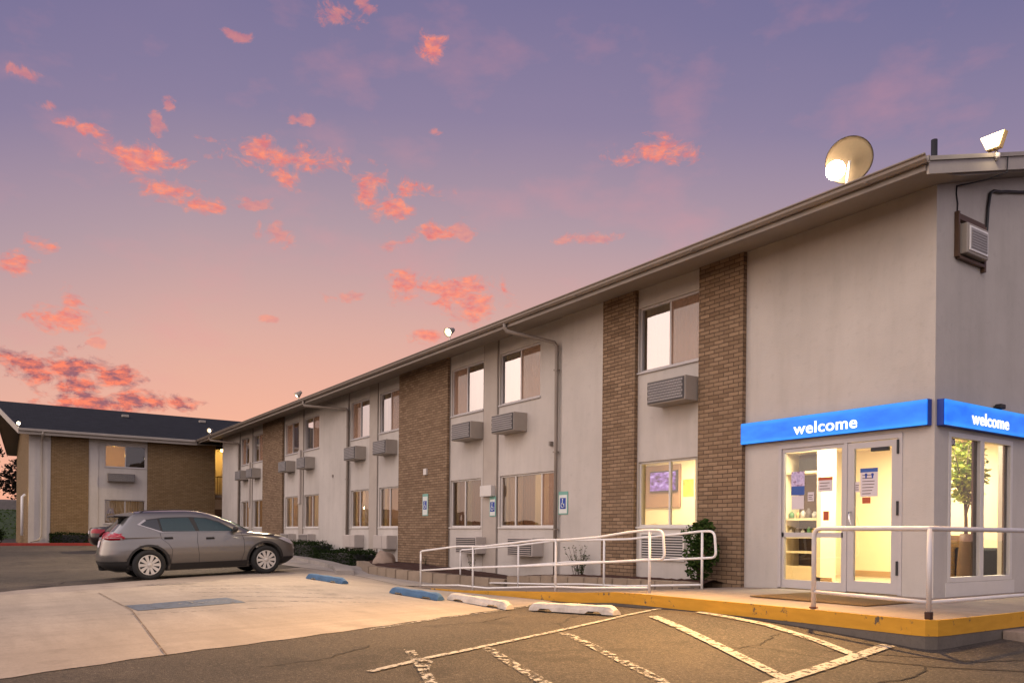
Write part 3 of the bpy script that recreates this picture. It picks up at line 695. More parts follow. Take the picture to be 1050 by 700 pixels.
cl = MB().box(-3.4, -1.0, 1.0, 1.6, 2.575, 2.598); cl.box(-3.2, -.9, 3.1, 3.6, 2.575, 2.598); cl.build('ceiling_light', MAT['ceillight'], BLD)
cl = MB().box(-7.2, -5.4, 1.0, 1.5, 2.59, 2.618); cl.build('ceiling_light', MAT['ceillight'], BLD)
# ---- entrance door
def slab(parent, fn, u0, u1, z0, z1, d0, d1, name, mat, b=.004): m = MB(); fbox(m, fn, u0, u1, z0, z1, d0, d1, b=b); return m.build(name, mat, parent)
dm = MB()
for q in ((-2.49, -.44, 2.20, 2.27), (-2.49, -2.43, 0, 2.20), (-.50, -.44, 0, 2.20), (-1.34, -1.28, 0, 2.20)): fbox(dm, F_MAIN, q[0], q[1], q[2], q[3], -.012, .10, b=.004)
DF = dm.build('door_frame', MAT['alu'], BLD)
sm_ = MB()
for q in ((-2.428, -1.342, .0, .13), (-2.428, -1.342, .80, .875), (-2.428, -2.39, .13, 2.198), (-1.38, -1.342, .13, 2.198), (-2.39, -1.38, 2.14, 2.198)): fbox(sm_, F_MAIN, q[0], q[1], q[2], q[3], .01, .06)
SL = sm_.build('sidelight', MAT['alu'], BLD)
MB().quad((-2.39, .035, .13), (-1.38, .035, .13), (-1.38, .035, 2.14), (-2.39, .035, 2.14)).build('pane', MAT['doorglass'], SL, fix=False)
dl = MB()
for q in ((-1.278, -.502, .012, .17), (-1.278, -1.175, .17, 2.19), (-.60, -.502, .17, 2.19), (-1.175, -.60, 2.10, 2.19)): fbox(dl, F_MAIN, q[0], q[1], q[2], q[3], .0, .05)
DR = dl.build('entrance_door', MAT['alu'], BLD)
MB().quad((-1.175, .03, .17), (-.60, .03, .17), (-.60, .03, 2.10), (-1.175, .03, 2.10)).build('pane', MAT['doorglass'], DR, fix=False)
MB().tube([(-1.22, -.0, 1.18), (-1.22, -.05, 1.17), (-1.20, -.075, 1.08), (-1.17, -.075, .98), (-1.16, -.05, .92), (-1.18, 0, .91)], .011).build('handle', MAT['chrome'], DR)
hg = MB()
for z in (.28, 1.12, 1.98): hg.box(-.515, -.485, -.03, .0, z, z+.2, b=.004)
hg.build('hinge', MAT['black'], DR)
MB().box(-.92, -.66, -.0, .06, 2.045, 2.10, b=.005).build('door_closer', MAT['black'], DR)
# ---- end window
em = MB()
for q in ((.36, 2.22, .2, .27), (.36, 2.22, 2.20, 2.27), (.36, .43, .27, 2.20), (2.15, 2.22, .27, 2.20), (1.24, 1.35, .27, 2.20)): fbox(em, F_END, q[0], q[1], q[2], q[3], -.01, .08, b=.004)
EW = em.build('window', MAT['whiteframe'], BLD); EW['label'] = 'tall two-pane lobby window on the end wall'
MB().quad((-.04, .43, .27), (-.04, 2.15, .27), (-.04, 2.15, 2.2), (-.04, .43, 2.2)).build('pane', MAT['doorglass'], EW, fix=False)
MB().box(-.002, .012, .30, 2.3, -.0, .195, b=.004).build('sill_panel', MAT['whiteframe'], BLD)
MB().box(-.07, -.045, 1.14, 1.24, .27, 2.2).box(-.07, -.045, 2.07, 2.15, .27, 2.2).build('inner_stop', MAT['wood'], EW)
# ---- old window air conditioner high on the end wall with its cables
aw = thing('window_air_conditioner', (0, .82, 4.97), 'small boxy air conditioner in a dark frame high on the end wall near the corner', 'air conditioner')
MB().box(-.02, .06, .46, .50, 4.68, 5.30).box(-.02, .06, 1.19, 1.24, 4.6, 5.24).box(-.02, .06, .50, 1.19, 5.19, 5.27).box(-.02, .06, .5, 1.19, 4.66, 4.70).build('frame', MAT['wood'], aw)
MB().box(-.01, .13, .56, 1.15, 4.73, 5.15, b=.015).build('housing', MAT['acbody'], aw)
MB().box(.130, .145, .60, 1.11, 4.77, 5.11, b=.006).build('grille_surround', MAT['white'], aw)
g = MB().box(.146, .150, .63, 1.08, 4.80, 5.08)
for i in range(7): g.box(.150, .156, .64, 1.07, 4.815+i*.037, 4.83+i*.037)
g.build('grille', MAT['acmetal'], aw)
tag(MB().tube([(.01, .51, 5.28), (.015, .52, 5.42), (.01, .49, 5.55), (.01, .50, 5.66), (.2, .9, 5.78), (.375, 1.12, 5.88), (.385, 1.12, 6.1)], .009, seg=6).build('thin_cable', MAT['black']), 'thin dark cable hanging from the roof edge down to the wall air conditioner', 'cable')
tag(MB().tube([(.03, 1.24, 4.95), (.035, 1.29, 5.2), (.03, 1.34, 5.55), (.03, 1.40, 5.78), (.03, 1.5, 5.84), (.035, 1.7, 5.87), (.03, 1.9, 5.93), (.03, 2.3, 6.02), (.03, 2.9, 6.18), (.03, 4, 6.5)], .022, seg=8).build('black_cable', MAT['black']), 'thick black cable looping from the wall air conditioner up under the roof edge', 'cable')
pv = MB().lathe([(.045, 0), (.045, .62)], (-.6, 1.05, 6.08), (0, 0, 1), seg=14, capb=True); tag(pv.build('vent_pipe', MAT['black']), 'short black vent pipe standing on the roof near the corner', 'vent pipe')
# ------------------------------------------------------------------ rear wing
WG = thing('wing_building', (-38.8, -4, 0), 'far motel wing with dark shingle roof and broad brick panels behind the parked cars', 'building')
w = MB(); wall(w, -8.45, .1, -.3, 5.5, [(-5.2, -3.32, 3.97, 5.07), (-5.2, -3.32, 1.12, 2.32)], F_WING); w.build('front_wall', MAT['stucco'], WG)
w = MB(); w.box(-51.8, -39.0, -8.45, -8.25, -.3, 5.5); w.prism([(-51.8, 5.5), (-39.0, 5.5), (-45.3, 7.45)], lambda u, v, t: (u, t, v), -8.45, -8.25)
w.box(-51.8, -51.6, -8.25, 13.5, -.3, 5.5); w.box(-51.6, -42.2, .1, .3, -.3, 5.5); w.build('end_wall', MAT['brick2'], WG)
w = MB(); w.box(-42.2, -42.0, .3, 13, -.3, 5.5); w.box(-42.0, -38.8, -.1, .1, -.3, 5.5); w.box(-42.0, -38.8, 3.6, 3.8, -.3, 5.5); w.build('stairwell_wall', MAT['stucco'], WG)
MB().box(-42.0, -38.9, .1, 3.6, 2.62, 2.78).build('landing', MAT['slab'], WG)
sr = MB()
for y in np.arange(.3, 3.5, .13): sr.box(-38.95, -38.93, y-.01, y+.01, 2.78, 3.7)
sr.box(-38.96, -38.92, .1, 3.6, 3.7, 3.74); sr.build('landing_railing', MAT['wood'], WG)
MB().box(-41.98, -41.93, .62, 1.75, .05, 2.05, b=.01).build('stairwell_door', MAT['wood'], WG)
MB().lathe([(.0, .0), (.13, .0), (.15, .06), (.11, .12), (0, .13)], (-41.0, 1.1, 5.42), (0, 0, -1), seg=16).build('ceiling_lamp', emis('stairwell_lamp', (1, .62, .16), 30), WG)
MB().box(-38.80, -38.70, -7.55, -5.93, -.2, 5.52, b=.005).build('brick_panel', MAT['brick2'], WG)
MB().box(-38.80, -38.70, -3.24, .12, -.2, 5.52, b=.005).build('brick_panel', MAT['brick2'], WG)
MB().box(-38.80, -38.76, -8.47, -7.56, -.2, 5.52).box(-38.80, -38.755, -5.92, -5.5, -.2, 5.52, b=.003).build('stucco_pier', MAT['stucco'], WG)
window(WG, F_WING, -5.2, -3.32, 3.97, 5.07, [(.5, 'o'), (1, 'o')], MAT['alu'], MAT['glasslow'], label='upper window of the wing, lit on its left half')
window(WG, F_WING, -5.2, -3.32, 1.12, 2.32, [(.5, 'w'), (1, 'w')], MAT['alu'], MAT['glasslow'])
MB().quad((-38.99, -4.27, 3.9), (-38.99, -3.25, 3.9), (-38.99, -3.25, 5.1), (-38.99, -4.27, 5.1)).build('blackout_curtain', MAT['darkroom'], WG, fix=False)
wi = MB().box(-42, -39.0, -5.6, -5.5, 2.7, 5.4).box(-42, -39.0, -3.1, -3.0, 2.7, 5.4).box(-42.1, -42, -5.6, -3.0, 0, 5.4).box(-42, -39.0, -5.5, -3.1, 2.6, 2.7).box(-42, -39.0, -5.5, -3.1, 5.3, 5.35).box(-42, -39.0, -5.5, -3.1, .0, .05)
wi.build('interior_partitions', MAT['roomwall'], WG)
ac_upper(WG, F_WING, -5.1, 3.22, w=1.25, h=.42, dep=.3)
SW = lambda X: 5.50+.3*min(-38.8-X, X+51.8)
rf = MB(); P = [(-38.15, SW(-38.15)+.06), (-38.15, SW(-38.15)+.24), (-45.3, SW(-45.3)+.24), (-52.45, SW(-52.45)+.24), (-52.45, SW(-52.45)+.06), (-45.3, SW(-45.3)+.06)]
PROW = lambda u, t: t-.95*max(0, 1-abs(u+45.3)/7.15) if t < -8 else t
rf.prism(P, lambda u, v, t: (u, PROW(u, t), v), -8.9, 13.9); WR = rf.build('roof', MAT['slate'], WG)
sf = MB(); sf.prism([(-38.17, SW(-38.17)), (-38.17, SW(-38.17)+.058), (-45.3, SW(-45.3)+.058), (-52.43, SW(-52.43)+.058), (-52.43, SW(-52.43)), (-45.3, SW(-45.3))], lambda u, v, t: (u, PROW(u, t), v), -8.88, 13.88); sf.build('soffit', MAT['soffit'], WG)
fa = MB(); fa.box(-38.148, -38.12, -8.9, -.95, 5.28, 5.50)
for a, b in ((-38.15, -45.3), (-45.3, -52.45)): fa.prism([(a, SW(a)-.03), (a, SW(a)+.25), (b, SW(b)+.25), (b, SW(b)-.03)], lambda u, v, t: (u, PROW(u, t), v), -8.935, -8.902)
fa.build('fascia', MAT['fascia'], WG)
MB().box(-38.118, -38.02, -8.95, -1.05, 5.42, 5.54, b=.015).build('gutter', MAT['fascia'], WG)
m = MB(); m.tube([(-38.07, -7.95, 5.42), (-38.07, -7.95, 5.33), (-38.3, -7.95, 5.2), (-38.66, -7.95, 5.1), (-38.70, -7.95, 4.9), (-38.70, -7.95, .5), (-38.5, -8.05, .28), (-38.2, -8.4, .2)], .04, seg=8); m.build('downspout', MAT['fascia'], WG)
MB().box(-43.6, -43.3, -3.8, -3.45, SW(-43.45)+.22, SW(-43.45)+.36, b=.02).build('roof_vent', MAT['fascia'], WG)
MB().box(-43.9, -43.6, .4, .75, SW(-43.75)+.22, SW(-43.75)+.36, b=.02).build('roof_vent', MAT['fascia'], WG)
MB().tube([(-38.9, -8.72, .5), (-38.9, -8.72, 2.35), (-38.95, -8.6, 2.45)], .06, seg=8).build('conduit', MAT['white'], WG)
# ------------------------------------------------------------------ welcome signs
def textmesh(txt, size, name, mat, parent, loc, rot, extr=.012, off=.012, sx=1.):
    cu = bpy.data.curves.new(name, 'FONT'); cu.body = txt; cu.size = size; cu.extrude = extr; cu.offset = off; cu.align_x = 'CENTER'; cu.align_y = 'CENTER'; cu.space_character = 1.06
    t = bpy.data.objects.new('tmp', cu); C.objects.link(t); dg = bpy.context.evaluated_depsgraph_get(); me = bpy.data.meshes.new_from_object(t.evaluated_get(dg)); bpy.data.objects.remove(t)
    me.materials.clear(); me.materials.append(mat); me.transform(Matrix.Diagonal((sx, 1, 1, 1)))
    o = bpy.data.objects.new(name, me); C.objects.link(o); o.parent = parent; o.location = loc; o.rotation_euler = rot; return o
def signmat():
    m, n = newmat('backlit_blue_acrylic'); p = n.pos(); sx = n.n('ShaderNodeSeparateXYZ'); n.l(p, sx.inputs[0])
    h = n.math('ABSOLUTE', n.math('SUBTRACT', sx.outputs[2], 2.5))
    f = n.noise(n.scale(p, (1.3, 1.3, 3)), 2.2, 3)
    tubes = n.ramp(h, [(.0, (0, 0, 0)), (.10, (.1, .1, .1)), (.165, (1, 1, 1))])
    c = n.mix(n.math('ADD', n.math('MULTIPLY', f, .55), n.math('MULTIPLY', tubes, .35)), (.0, .115, .86), (.05, .42, 1.0))
    e = n.n('ShaderNodeEmission', i_Strength=1.2); n.l(c, e.inputs[0])
    g = n.n('ShaderNodeBsdfGlossy', i_Roughness=.15); fr = n.n('ShaderNodeFresnel', i_IOR=1.4); mx = n.n('ShaderNodeMixShader'); n.l(fr.outputs[0], mx.inputs[0]); n.l(e.outputs[0], mx.inputs[1]); n.l(g.outputs[0], mx.inputs[2]); n.out(mx.outputs[0]); return m
MAT['signlit'] = signmat(); MAT['lettering'] = emis('lit_white_letters', (1, .98, .96), 1.6)
s1 = thing('welcome_sign', (-1.6, 0, 2.5), 'long backlit blue welcome sign above the glass entrance door', 'sign', 'backlit blue welcome signs')
MB().box(-3.165, -.045, -.12, -.092, 2.33, 2.675, b=.03 if False else .012).build('sign_face', MAT['signlit'], s1)
MB().box(-3.17, -.04, -.091, -.002, 2.325, 2.68, b=.004).build('sign_housing', MAT['signblue'], s1)
textmesh('welcome', .245, 'lettering', MAT['lettering'], s1, (-1.585+1.6, -.128, -.03), (R(90), 0, 0), sx=1.14, extr=.004, off=.0035)
s2 = thing('welcome_sign', (0, 1.6, 2.5), 'shorter backlit blue welcome sign on the end wall above the tall lobby window', 'sign', 'backlit blue welcome signs')
MB().box(.092, .12, .05, 3.15, 2.33, 2.675, b=.012).build('sign_face', MAT['signlit'], s2)
MB().box(.002, .091, .045, 3.155, 2.325, 2.68, b=.004).build('sign_housing', MAT['signblue'], s2)
textmesh('welcome', .245, 'lettering', MAT['lettering'], s2, (.128, 1.28-1.6, -.03), (R(90), 0, R(90)), sx=1.14, extr=.004, off=.0035)
tag(MB().box(.03, .13, 1.58, 1.72, 2.69, 2.76, b=.015).box(.0, .04, 1.62, 1.68, 2.70, 2.74).build('security_camera', MAT['black']), 'tiny black box sitting on top of the end wall welcome sign', 'camera')
# small room number plate in the end window
np_ = thing('number_plate', (.0, .5, 2.15), 'small dark number plate in the top corner of the lobby window', 'number plate')
MB().box(-.036, -.03, .435, .60, 2.09, 2.19).build('plate', MAT['black'], np_)
textmesh('730', .10, 'digits', MAT['paper'], np_, (-.026, .018, -.012), (R(90), 0, R(90)), extr=.001, off=.002)
# ------------------------------------------------------------------ accessible parking signs
def accsign(x, z, y, label, w=.33, h=.50):
    s = thing('accessible_parking_sign', (x, y, z), label, 'sign', 'accessible parking signs')
    MB().box(x-w/2, x+w/2, y-.012, y, z-h/2, z+h/2, b=.003).build('sign_panel', MAT['signgreen'], s)
    MB().box(x-w/2+.025, x+w/2-.025, y-.016, y-.0125, z-h/2+.025, z+h/2-.075).build('white_field', MAT['signwhite'], s)
    MB().box(x-.10, x+.10, y-.020, y-.0165, z-.13, z+.11, b=.001).build('blue_symbol_field', MAT['signblue'], s)
    k = MB(); k.lathe([(.0, 0), (.02, 0)], (x-.01, y-.022, z+.075), (0, -1, 0), seg=12)
    arc = [(x-.005+.05*math.cos(a), y-.022, z-.05+.05*math.sin(a)) for a in np.linspace(1.9, 6.1, 12)]
    k.tube(arc, .008, seg=6); k.tube([(x-.01, y-.022, z+.05), (x-.01, y-.022, z-.02), (x+.035, y-.022, z-.02), (x+.055, y-.022, z-.085)], .009, seg=6); k.build('wheelchair_symbol', MAT['signwhite'], s)
    return s
accsign(-8.02, 1.49, -.051, 'accessible parking sign on the stucco pier right of the downspout')
accsign(-10.87, 1.48, -.036, 'accessible parking sign under the small utility box between the windows', w=.28)
accsign(-14.3, 1.60, -.091, 'accessible parking sign on the wide brick panel', h=.62)
# ------------------------------------------------------------------ railings
def rail_loop(mb, p_top, p_mid, dx, r):
    pass
def tubes(name, root, pts, r, mat, seg=10): return MB().tube(pts, r, seg=seg).build(name, mat, root)
def rnd(pts, rad=.09, n=5):
    """round the corners of a polyline"""
    P = [Vector(p) for p in pts]; o = [P[0]]
    for a, b, c in zip(P, P[1:], P[2:]):
        r1 = min(rad, (b-a).length*.45, (c-b).length*.45); p = b+(a-b).normalized()*r1; q = b+(c-b).normalized()*r1
        for i in range(n+1): t = i/n; o.append(p*(1-t)**2+b*2*t*(1-t)+q*t*t)
    o.append(P[-1]); return o
fr = thing('ramp_railing', (-6.5, -2.4, -.2), 'white pipe railing along the parking side of the sloping ramp', 'railing', 'white ramp railings')
y = -2.4; W = MAT['white']
tubes('handrail', fr, rnd([(-10.15, y, -.02), (-10.17, y, .40), (-8.59, y, .535), (-7.55, y, .555), (-5.72, y, .705), (-4.99, y, .715), (-4.13, y, .765), (-3.49, y, .84), (-3.06, y, .88), (-2.66, y, .88), (-2.62, y, .46), (-2.93, y, .445), (-3.94, y, .375), (-5.2, y, .285), (-7.04, y, .175), (-8.5, y, .09), (-10.15, y, -.03)], .10), .020, W)
tubes('bottom_rail', fr, [(-10.12, y, -.36), (-8.49, y, -.26), (-7.37, y, -.25), (-6.06, y, -.15), (-5.2, y, -.09), (-4.41, y, -.06), (-2.95, y, .03)], .018, W)
for x, zt in ((-10.16, .40), (-7.93, .54), (-5.21, .70), (-2.93, .87)): tubes('post', fr, [(x, y, RZ(x)-.02), (x, y, zt)], .020, W)
br = thing('ramp_railing', (-6.8, -1.1, -.2), 'white pipe railing along the wall side of the sloping ramp', 'railing', 'white ramp railings'); y = -1.1
tubes('handrail', br, rnd([(-10.6, y, -.0), (-10.63, y, .41), (-8.23, y, .565), (-6.91, y, .68), (-4.79, y, .735), (-3.73, y, .82), (-3.09, y, .88), (-2.84, y, .88), (-2.80, y, .47), (-3.1, y, .45), (-5.0, y, .33), (-6.5, y, .27), (-8.2, y, .13), (-10.6, y, -.01)], .10), .020, W)
tubes('bottom_rail', br, [(-10.6, y, -.36), (-8.82, y, -.27), (-7.22, y, -.2), (-6.04, y, -.13), (-4.9, y, -.1), (-3.1, y, .03)], .018, W)
for x, zt in ((-10.62, .40), (-8.21, .56), (-5.45, .71), (-3.09, .87)): tubes('post', br, [(x, y, RZ(x)-.02 if x > -10.5 else -.43), (x, y, zt)], .020, W)
er_ = thing('entrance_railing', (1.4, -2.8, 0), 'pale two-rail pipe railing around the corner of the entrance slab', 'railing'); G = MAT['railgrey']
tubes('handrail', er_, rnd([(.12, -2.8, .0), (.12, -2.8, .905), (1.42, -2.8, .905), (1.43, -2.78, .905), (1.43, 3.4, .905), (1.43, 3.4, .0)], .1), .026, G, 12)
tubes('bottom_rail', er_, [(.12, -2.8, .19), (1.42, -2.8, .17)], .02, G); tubes('bottom_rail', er_, [(1.43, -2.79, .17), (1.43, 3.4, .17)], .02, G)
tubes('post', er_, [(1.43, -2.8, .07), (1.43, -2.8, .905)], .024, G); tubes('post', er_, [(1.43, .9, .0), (1.43, .9, .905)], .024, G)
MB().box(1.40, 1.46, -2.83, -2.77, .003, .075, b=.004).build('post_base', simple('rusty_steel', (.06, .03, .02), .9, var=.3), er_)
MB().box(.085, .155, -2.835, -2.765, .003, .02, b=.003).build('post_base', simple('rust_stain', (.16, .06, .03), .9, var=.3), er_)
# door mat
def matmat():
    m, n = newmat('woven_mat'); p = n.pos(); c = n.mix(n.noise(p, 1.6, 4), (.10, .06, .03), (.22, .14, .06)); n.out(n.bsdf(c, .95, 0, .1, n.noise(p, 160, 2), .8, .006)); return m
tag(MB().box(-1.38, .30, -2.05, -.72, .003, .016, b=.003).build('door_mat', matmat()), 'brown woven mat lying on the slab before the glass door', 'door mat')
# ------------------------------------------------------------------ wheel stops
def wheel_stop(x0, x1, y0, mat, label, group, rz=0):
    L = x1-x0; n = 26; k = MB(); prof = [(-.075, 0), (-.068, .055), (-.045, .105), (-.02, .12), (.02, .12), (.045, .105), (.068, .055), (.075, 0)]
    for i in range(n+1):
        u = i/n; x = -L/2+L*u; tp = min(1, min(u, 1-u)/.05*.45+.55)
        for a, h in prof:
            nz = .008*math.sin(x*9+a*50)+rng.uniform(-.004, .004)
            slot = .035 if (abs(abs(x)-L*.28) < .13 and h < .04) else 0
            k.v.append((x, a*(.92+.08*tp)+nz*.4, max(h*tp, slot)+(nz*.5 if h > .05 else 0)))
    m_ = len(prof)
    for i in range(n):
        for j in range(m_-1): q = i*m_+j; k.face((q, q+1, q+m_+1, q+m_), 0, False)
    k.face([j for j in range(m_)][::-1]); k.face([n*m_+j for j in range(m_)])
    o = k.build('wheel_stop', mat, None, fix=True)
    xm = (x0+x1)/2; za = float(GZ(x0, y0)); zb = float(GZ(x1, y0)); o.location = (xm, y0, (za+zb)/2+.012); o.rotation_euler = (0, -math.atan2(zb-za, L), rz)
    return tag(o, label, 'wheel stop', group)
wheel_stop(-12.15, -10.0, -4.25, MAT['stopblue'], 'blue painted concrete wheel stop nearest the parked grey SUV', 'wheel stops in the lot')
wheel_stop(-7.84, -6.0, -4.2, MAT['stopblue'], 'blue painted concrete wheel stop just left of the ramp railing', 'wheel stops in the lot')
wheel_stop(-6.08, -4.28, -3.97, MAT['stopwhite'], 'white wheel stop beside the blue one at the low end of the yellow kerb', 'wheel stops in the lot')
wheel_stop(-3.96, -2.14, -3.76, MAT['stopwhite'], 'white wheel stop in the asphalt bay, closest to the camera', 'wheel stops in the lot', rz=R(1.5))
# ------------------------------------------------------------------ foliage
def leaves(name, mat, parent, fn_pts, n, size, flat=.4, aspect=1.7):
    """n small leaf quads at points from fn_pts(n) -> (n,3)"""
    P = fn_pts(n); n = len(P); a = rng.normal(size=(n, 3)); a[:, 2] *= flat; a /= np.linalg.norm(a, axis=1)[:, None]
    b = rng.normal(size=(n, 3)); b -= a*(a*b).sum(1)[:, None]; b /= np.linalg.norm(b, axis=1)[:, None]
    s = size*rng.uniform(.6, 1.3, (n, 1)); L = a*s*aspect; Wd = b*s
    v = np.stack([P-L*.5, P+Wd*.45, P+L*.5, P-Wd*.45], 1).reshape(-1, 3)
    me = bpy.data.meshes.new(name); me.vertices.add(4*n); me.vertices.foreach_set('co', v.ravel()); me.loops.add(4*n); me.loops.foreach_set('vertex_index', np.arange(4*n)); me.polygons.add(n)
    me.polygons.foreach_set('loop_start', np.arange(n)*4); me.polygons.foreach_set('loop_total', np.full(n, 4)); me.materials.append(mat); me.update(calc_edges=True)
    o = bpy.data.objects.new(name, me); C.objects.link(o)
    if parent is not None: o.parent = parent
    return o
def blob(cs, shell=.55):
    """points in lumpy ellipsoids: list of (cx,cy,cz,rx,ry,rz)"""
    def f(n):
        cs_ = np.array(cs); wgt = cs_[:, 3]*cs_[:, 4]*cs_[:, 5]; idx = rng.choice(len(cs_), n, p=wgt/wgt.sum()); d = rng.normal(size=(n, 3)); d /= np.linalg.norm(d, axis=1)[:, None]
        r = rng.uniform(shell**3, 1.05, n)**(1/3); lump = 1+.14*np.sin(d[:, 0]*9+idx)*np.sin(d[:, 1]*8+d[:, 2]*7)
        return cs_[idx, :3]+d*(r*lump)[:, None]*cs_[idx, 3:]
    return f
def boxhedge(x0, x1, y0, y1, z0, z1):
    def f(n):
        p = rng.uniform(size=(n, 3)); k = rng.integers(0, 3, n)
        for ax_ in range(3):
            m = k == ax_; p[m, ax_] = np.where(rng.random(m.sum()) < .5, rng.uniform(0, .12, m.sum()), rng.uniform(.88, 1.0, m.sum()))
        q = np.stack([x0+(x1-x0)*p[:, 0], y0+(y1-y0)*p[:, 1], z0+(z1-z0)*p[:, 2]], 1)
        q[:, 2] += (.06*np.sin(q[:, 0]*2.1)+.04*np.sin(q[:, 0]*5.3+q[:, 1]*4))*p[:, 2]; q += rng.normal(size=(n, 3))*.02; return q
    return f
def hedge(x0, x1, y0, y1, z0, z1, label, n=9000, size=.035, group='low clipped hedges'):
    t = thing('hedge', ((x0+x1)/2, (y0+y1)/2, z0), label, 'hedge', group)
    core = MB().box(x0+.1-t.location.x, x1-.1-t.location.x, y0+.1-t.location.y, y1-.1-t.location.y, 0, z1-z0-.08, b=.05).build('branches', MAT['black'], t, world=False)
    f = boxhedge(x0-t.location.x, x1-t.location.x, y0-t.location.y, y1-t.location.y, 0, z1-z0)
    leaves('foliage', MAT['leafdark'], t, f, n, size); return t
hedge(-20.4, -16.9, -1.15, -.25, -.25, .20, 'low dark clipped hedge by the wall, right end, beside the mulch bed')
hedge(-24.8, -20.7, -1.05, -.25, -.22, .42, 'low dark clipped hedge by the wall partly behind the SUV bonnet')
hedge(-38.65, -38.0, -7.6, -3.4, .1, .62, 'dark clipped hedge at the foot of the far wing brick panel', n=6000, size=.05)
def bush(loc, cs, n, size, mat, label, name='shrub', cat='shrub', stems=5, h=.5, group=None):
    t = thing(name, loc, label, cat, group); s = MB()
    for i in range(stems):
        a = 2*math.pi*i/stems+random.random(); c = cs[i % len(cs)]; s.tube([(0, 0, 0), (c[0]*.4+.05*math.cos(a), c[1]*.4+.05*math.sin(a), h*.4), (c[0]+.3*c[3]*math.cos(a), c[1]+.3*c[4]*math.sin(a), c[2]+.3*c[5])], [.014, .010, .004], seg=5)
    s.build('stem', MAT['bark'], t, world=False); leaves('foliage', mat, t, blob(cs), n, size); return t
bush((-3.78, -.42, -.02), [(0, 0, .82, .30, .22, .22), (.06, 0, .52, .33, .24, .26), (-.02, .02, .26, .24, .2, .2), (.14, -.02, .95, .2, .16, .16)], 2600, .042, MAT['leafbush'], 'dense green shrub in front of the brick pilaster beside the office window louvre', h=.8)
def sparse(loc, h, spread, n, label, leafn=160):
    t = thing('sparse_shrub', loc, label, 'shrub', 'leggy shrubs in the mulch'); s = MB(); tips = []
    for i in range(n):
        a = random.uniform(0, 6.28); r = spread*random.uniform(.3, 1); hh = h*random.uniform(.55, 1); p = (r*math.cos(a), r*math.sin(a)*.5, hh); s.tube([(p[0]*.3, p[1]*.5, 0), (p[0]*.55, p[1]*.6, hh*.5), p], [.007, .005, .003], seg=4)
        for k in range(6): u = .2+.8*k/5; tips.append((p[0]*(.3+.7*u), p[1]*u, hh*u, .035, .035, .05))
    s.build('stem', MAT['bark'], t, world=False); leaves('foliage', MAT['leafbush'], t, blob(tips, .1), leafn, .022)
sparse((-7.1, -.35, -.03), .6, .45, 18, 'leggy grey-green shrub in the mulch under the three-pane window', 420)
sparse((-11.3, -.35, -.12), .4, .2, 8, 'small twiggy shrub in the mulch between the two wall air conditioners', 60)
sparse((-13.9, -.3, -.1), .3, .12, 5, 'tiny twiggy shrub at the foot of the wide brick panel', 30)
# boulder
bm = bmesh.new(); bmesh.ops.create_icosphere(bm, subdivisions=4, radius=1)
for v in bm.verts:
    c = v.co; k = 1+.10*math.sin(c.x*3+1)+.08*math.sin(c.y*5+c.z*4)+.03*math.sin(c.x*13+c.z*9); v.co = Vector((c.x*.40*k, c.y*.30*k, c.z*.34*k))
b = MB().bm(bm, 0, True).build('boulder', MAT['rock']); b.location = (-15.15, -.95, -.08); tag(b, 'rounded tan boulder sitting in the mulch bed by the wall', 'boulder')
# ------------------------------------------------------------------ roof floodlights
def flood(loc, label, aim, rad=.14, big=False):
    t = thing('floodlight', loc, label, 'floodlight', 'floodlights along the roof edge'); a = Vector(aim).normalized(); c = Vector((0, 0, .28)) if not big else Vector((-.0, .05, .42))
    MB().tube([(0, 0, 0), (0, 0, .12), tuple(c-a*.04)], .018).box(-.05, .05, -.05, .05, -.03, .02, b=.005).build('bracket', MAT['railgrey'], t, world=False)
    hd = MB()
    if not big: hd.lathe([(.0, -.16), (.05, -.15), (.07, -.08), (rad*.8, .02), (rad, .10), (rad-.012, .10), (rad*.7, .02), (.04, -.06), (0, -.06)], c, a, seg=20)
    else: hd.lathe([(.0, -.12), (.10, -.115), (.20, -.08), (.28, -.02), (.315, .04), (.305, .045), (.27, -.01), (.19, -.065), (.1, -.10), (0, -.105)], c, a, seg=40)
    if big:
        u = a.cross(Vector((0, 0, 1))).normalized(); w_ = a.cross(u)
        for q in range(0):
            an = q*math.pi/5+.2; e = u*math.cos(an)+w_*math.sin(an); hd.tube([c+a*(-.09)+e*.08, c+a*(-.055)+e*.21, c+a*(.03)+e*.30], .006, seg=5)
    hd.build('reflector', MAT['dish'] if big else MAT['lamphead'], t, world=False)
    bp = c+a*.03 if not big else c+Vector((-.13, -.13, -.12))
    MB().lathe([(0, -.05), (.045, -.035), (.065, .02), (.045, .06), (0, .075)] if not big else [(0, -.13), (.092, -.092), (.13, 0), (.092, .092), (0, .13)], bp, a, seg=16).build('bulb', MAT['bulb'] if big else MAT['bulbsmall'], t, world=False)
    return t, Vector(loc)+bp
MAT['lamphead'] = simple('lamp_head', (.30, .27, .22), .5)
MAT['dish'] = simple('galvanised_dish', (.045, .028, .015), .8, metal=.15, var=.3)
AIMC = Vector((.35, -1, -.25))
T1, B1 = flood((-.93, -.62, 5.66), 'large round floodlight reflector glaring on the roof edge above the entrance corner', (.45, -.9, -.2), big=True)
T2, B2 = flood((-11.85, -.75, 5.62), 'small lit floodlight on the roof edge above the middle downspout', (.3, -.9, -.5), .12)
T3, B3 = flood((-23.1, -.75, 5.60), 'small floodlight with a dark hood on the roof edge above the far downspout', (-.2, -.8, -.8), .13)
T4, B4 = flood((-36.2, -.75, 5.6), 'small lit floodlight where the main roof meets the far wing', (.5, -.8, -.2), .13)
T5, B5 = flood((-38.4, -8.9, 5.52), 'tiny lit floodlight at the outer roof corner of the far wing', (.9, -.3, -.4), .10)
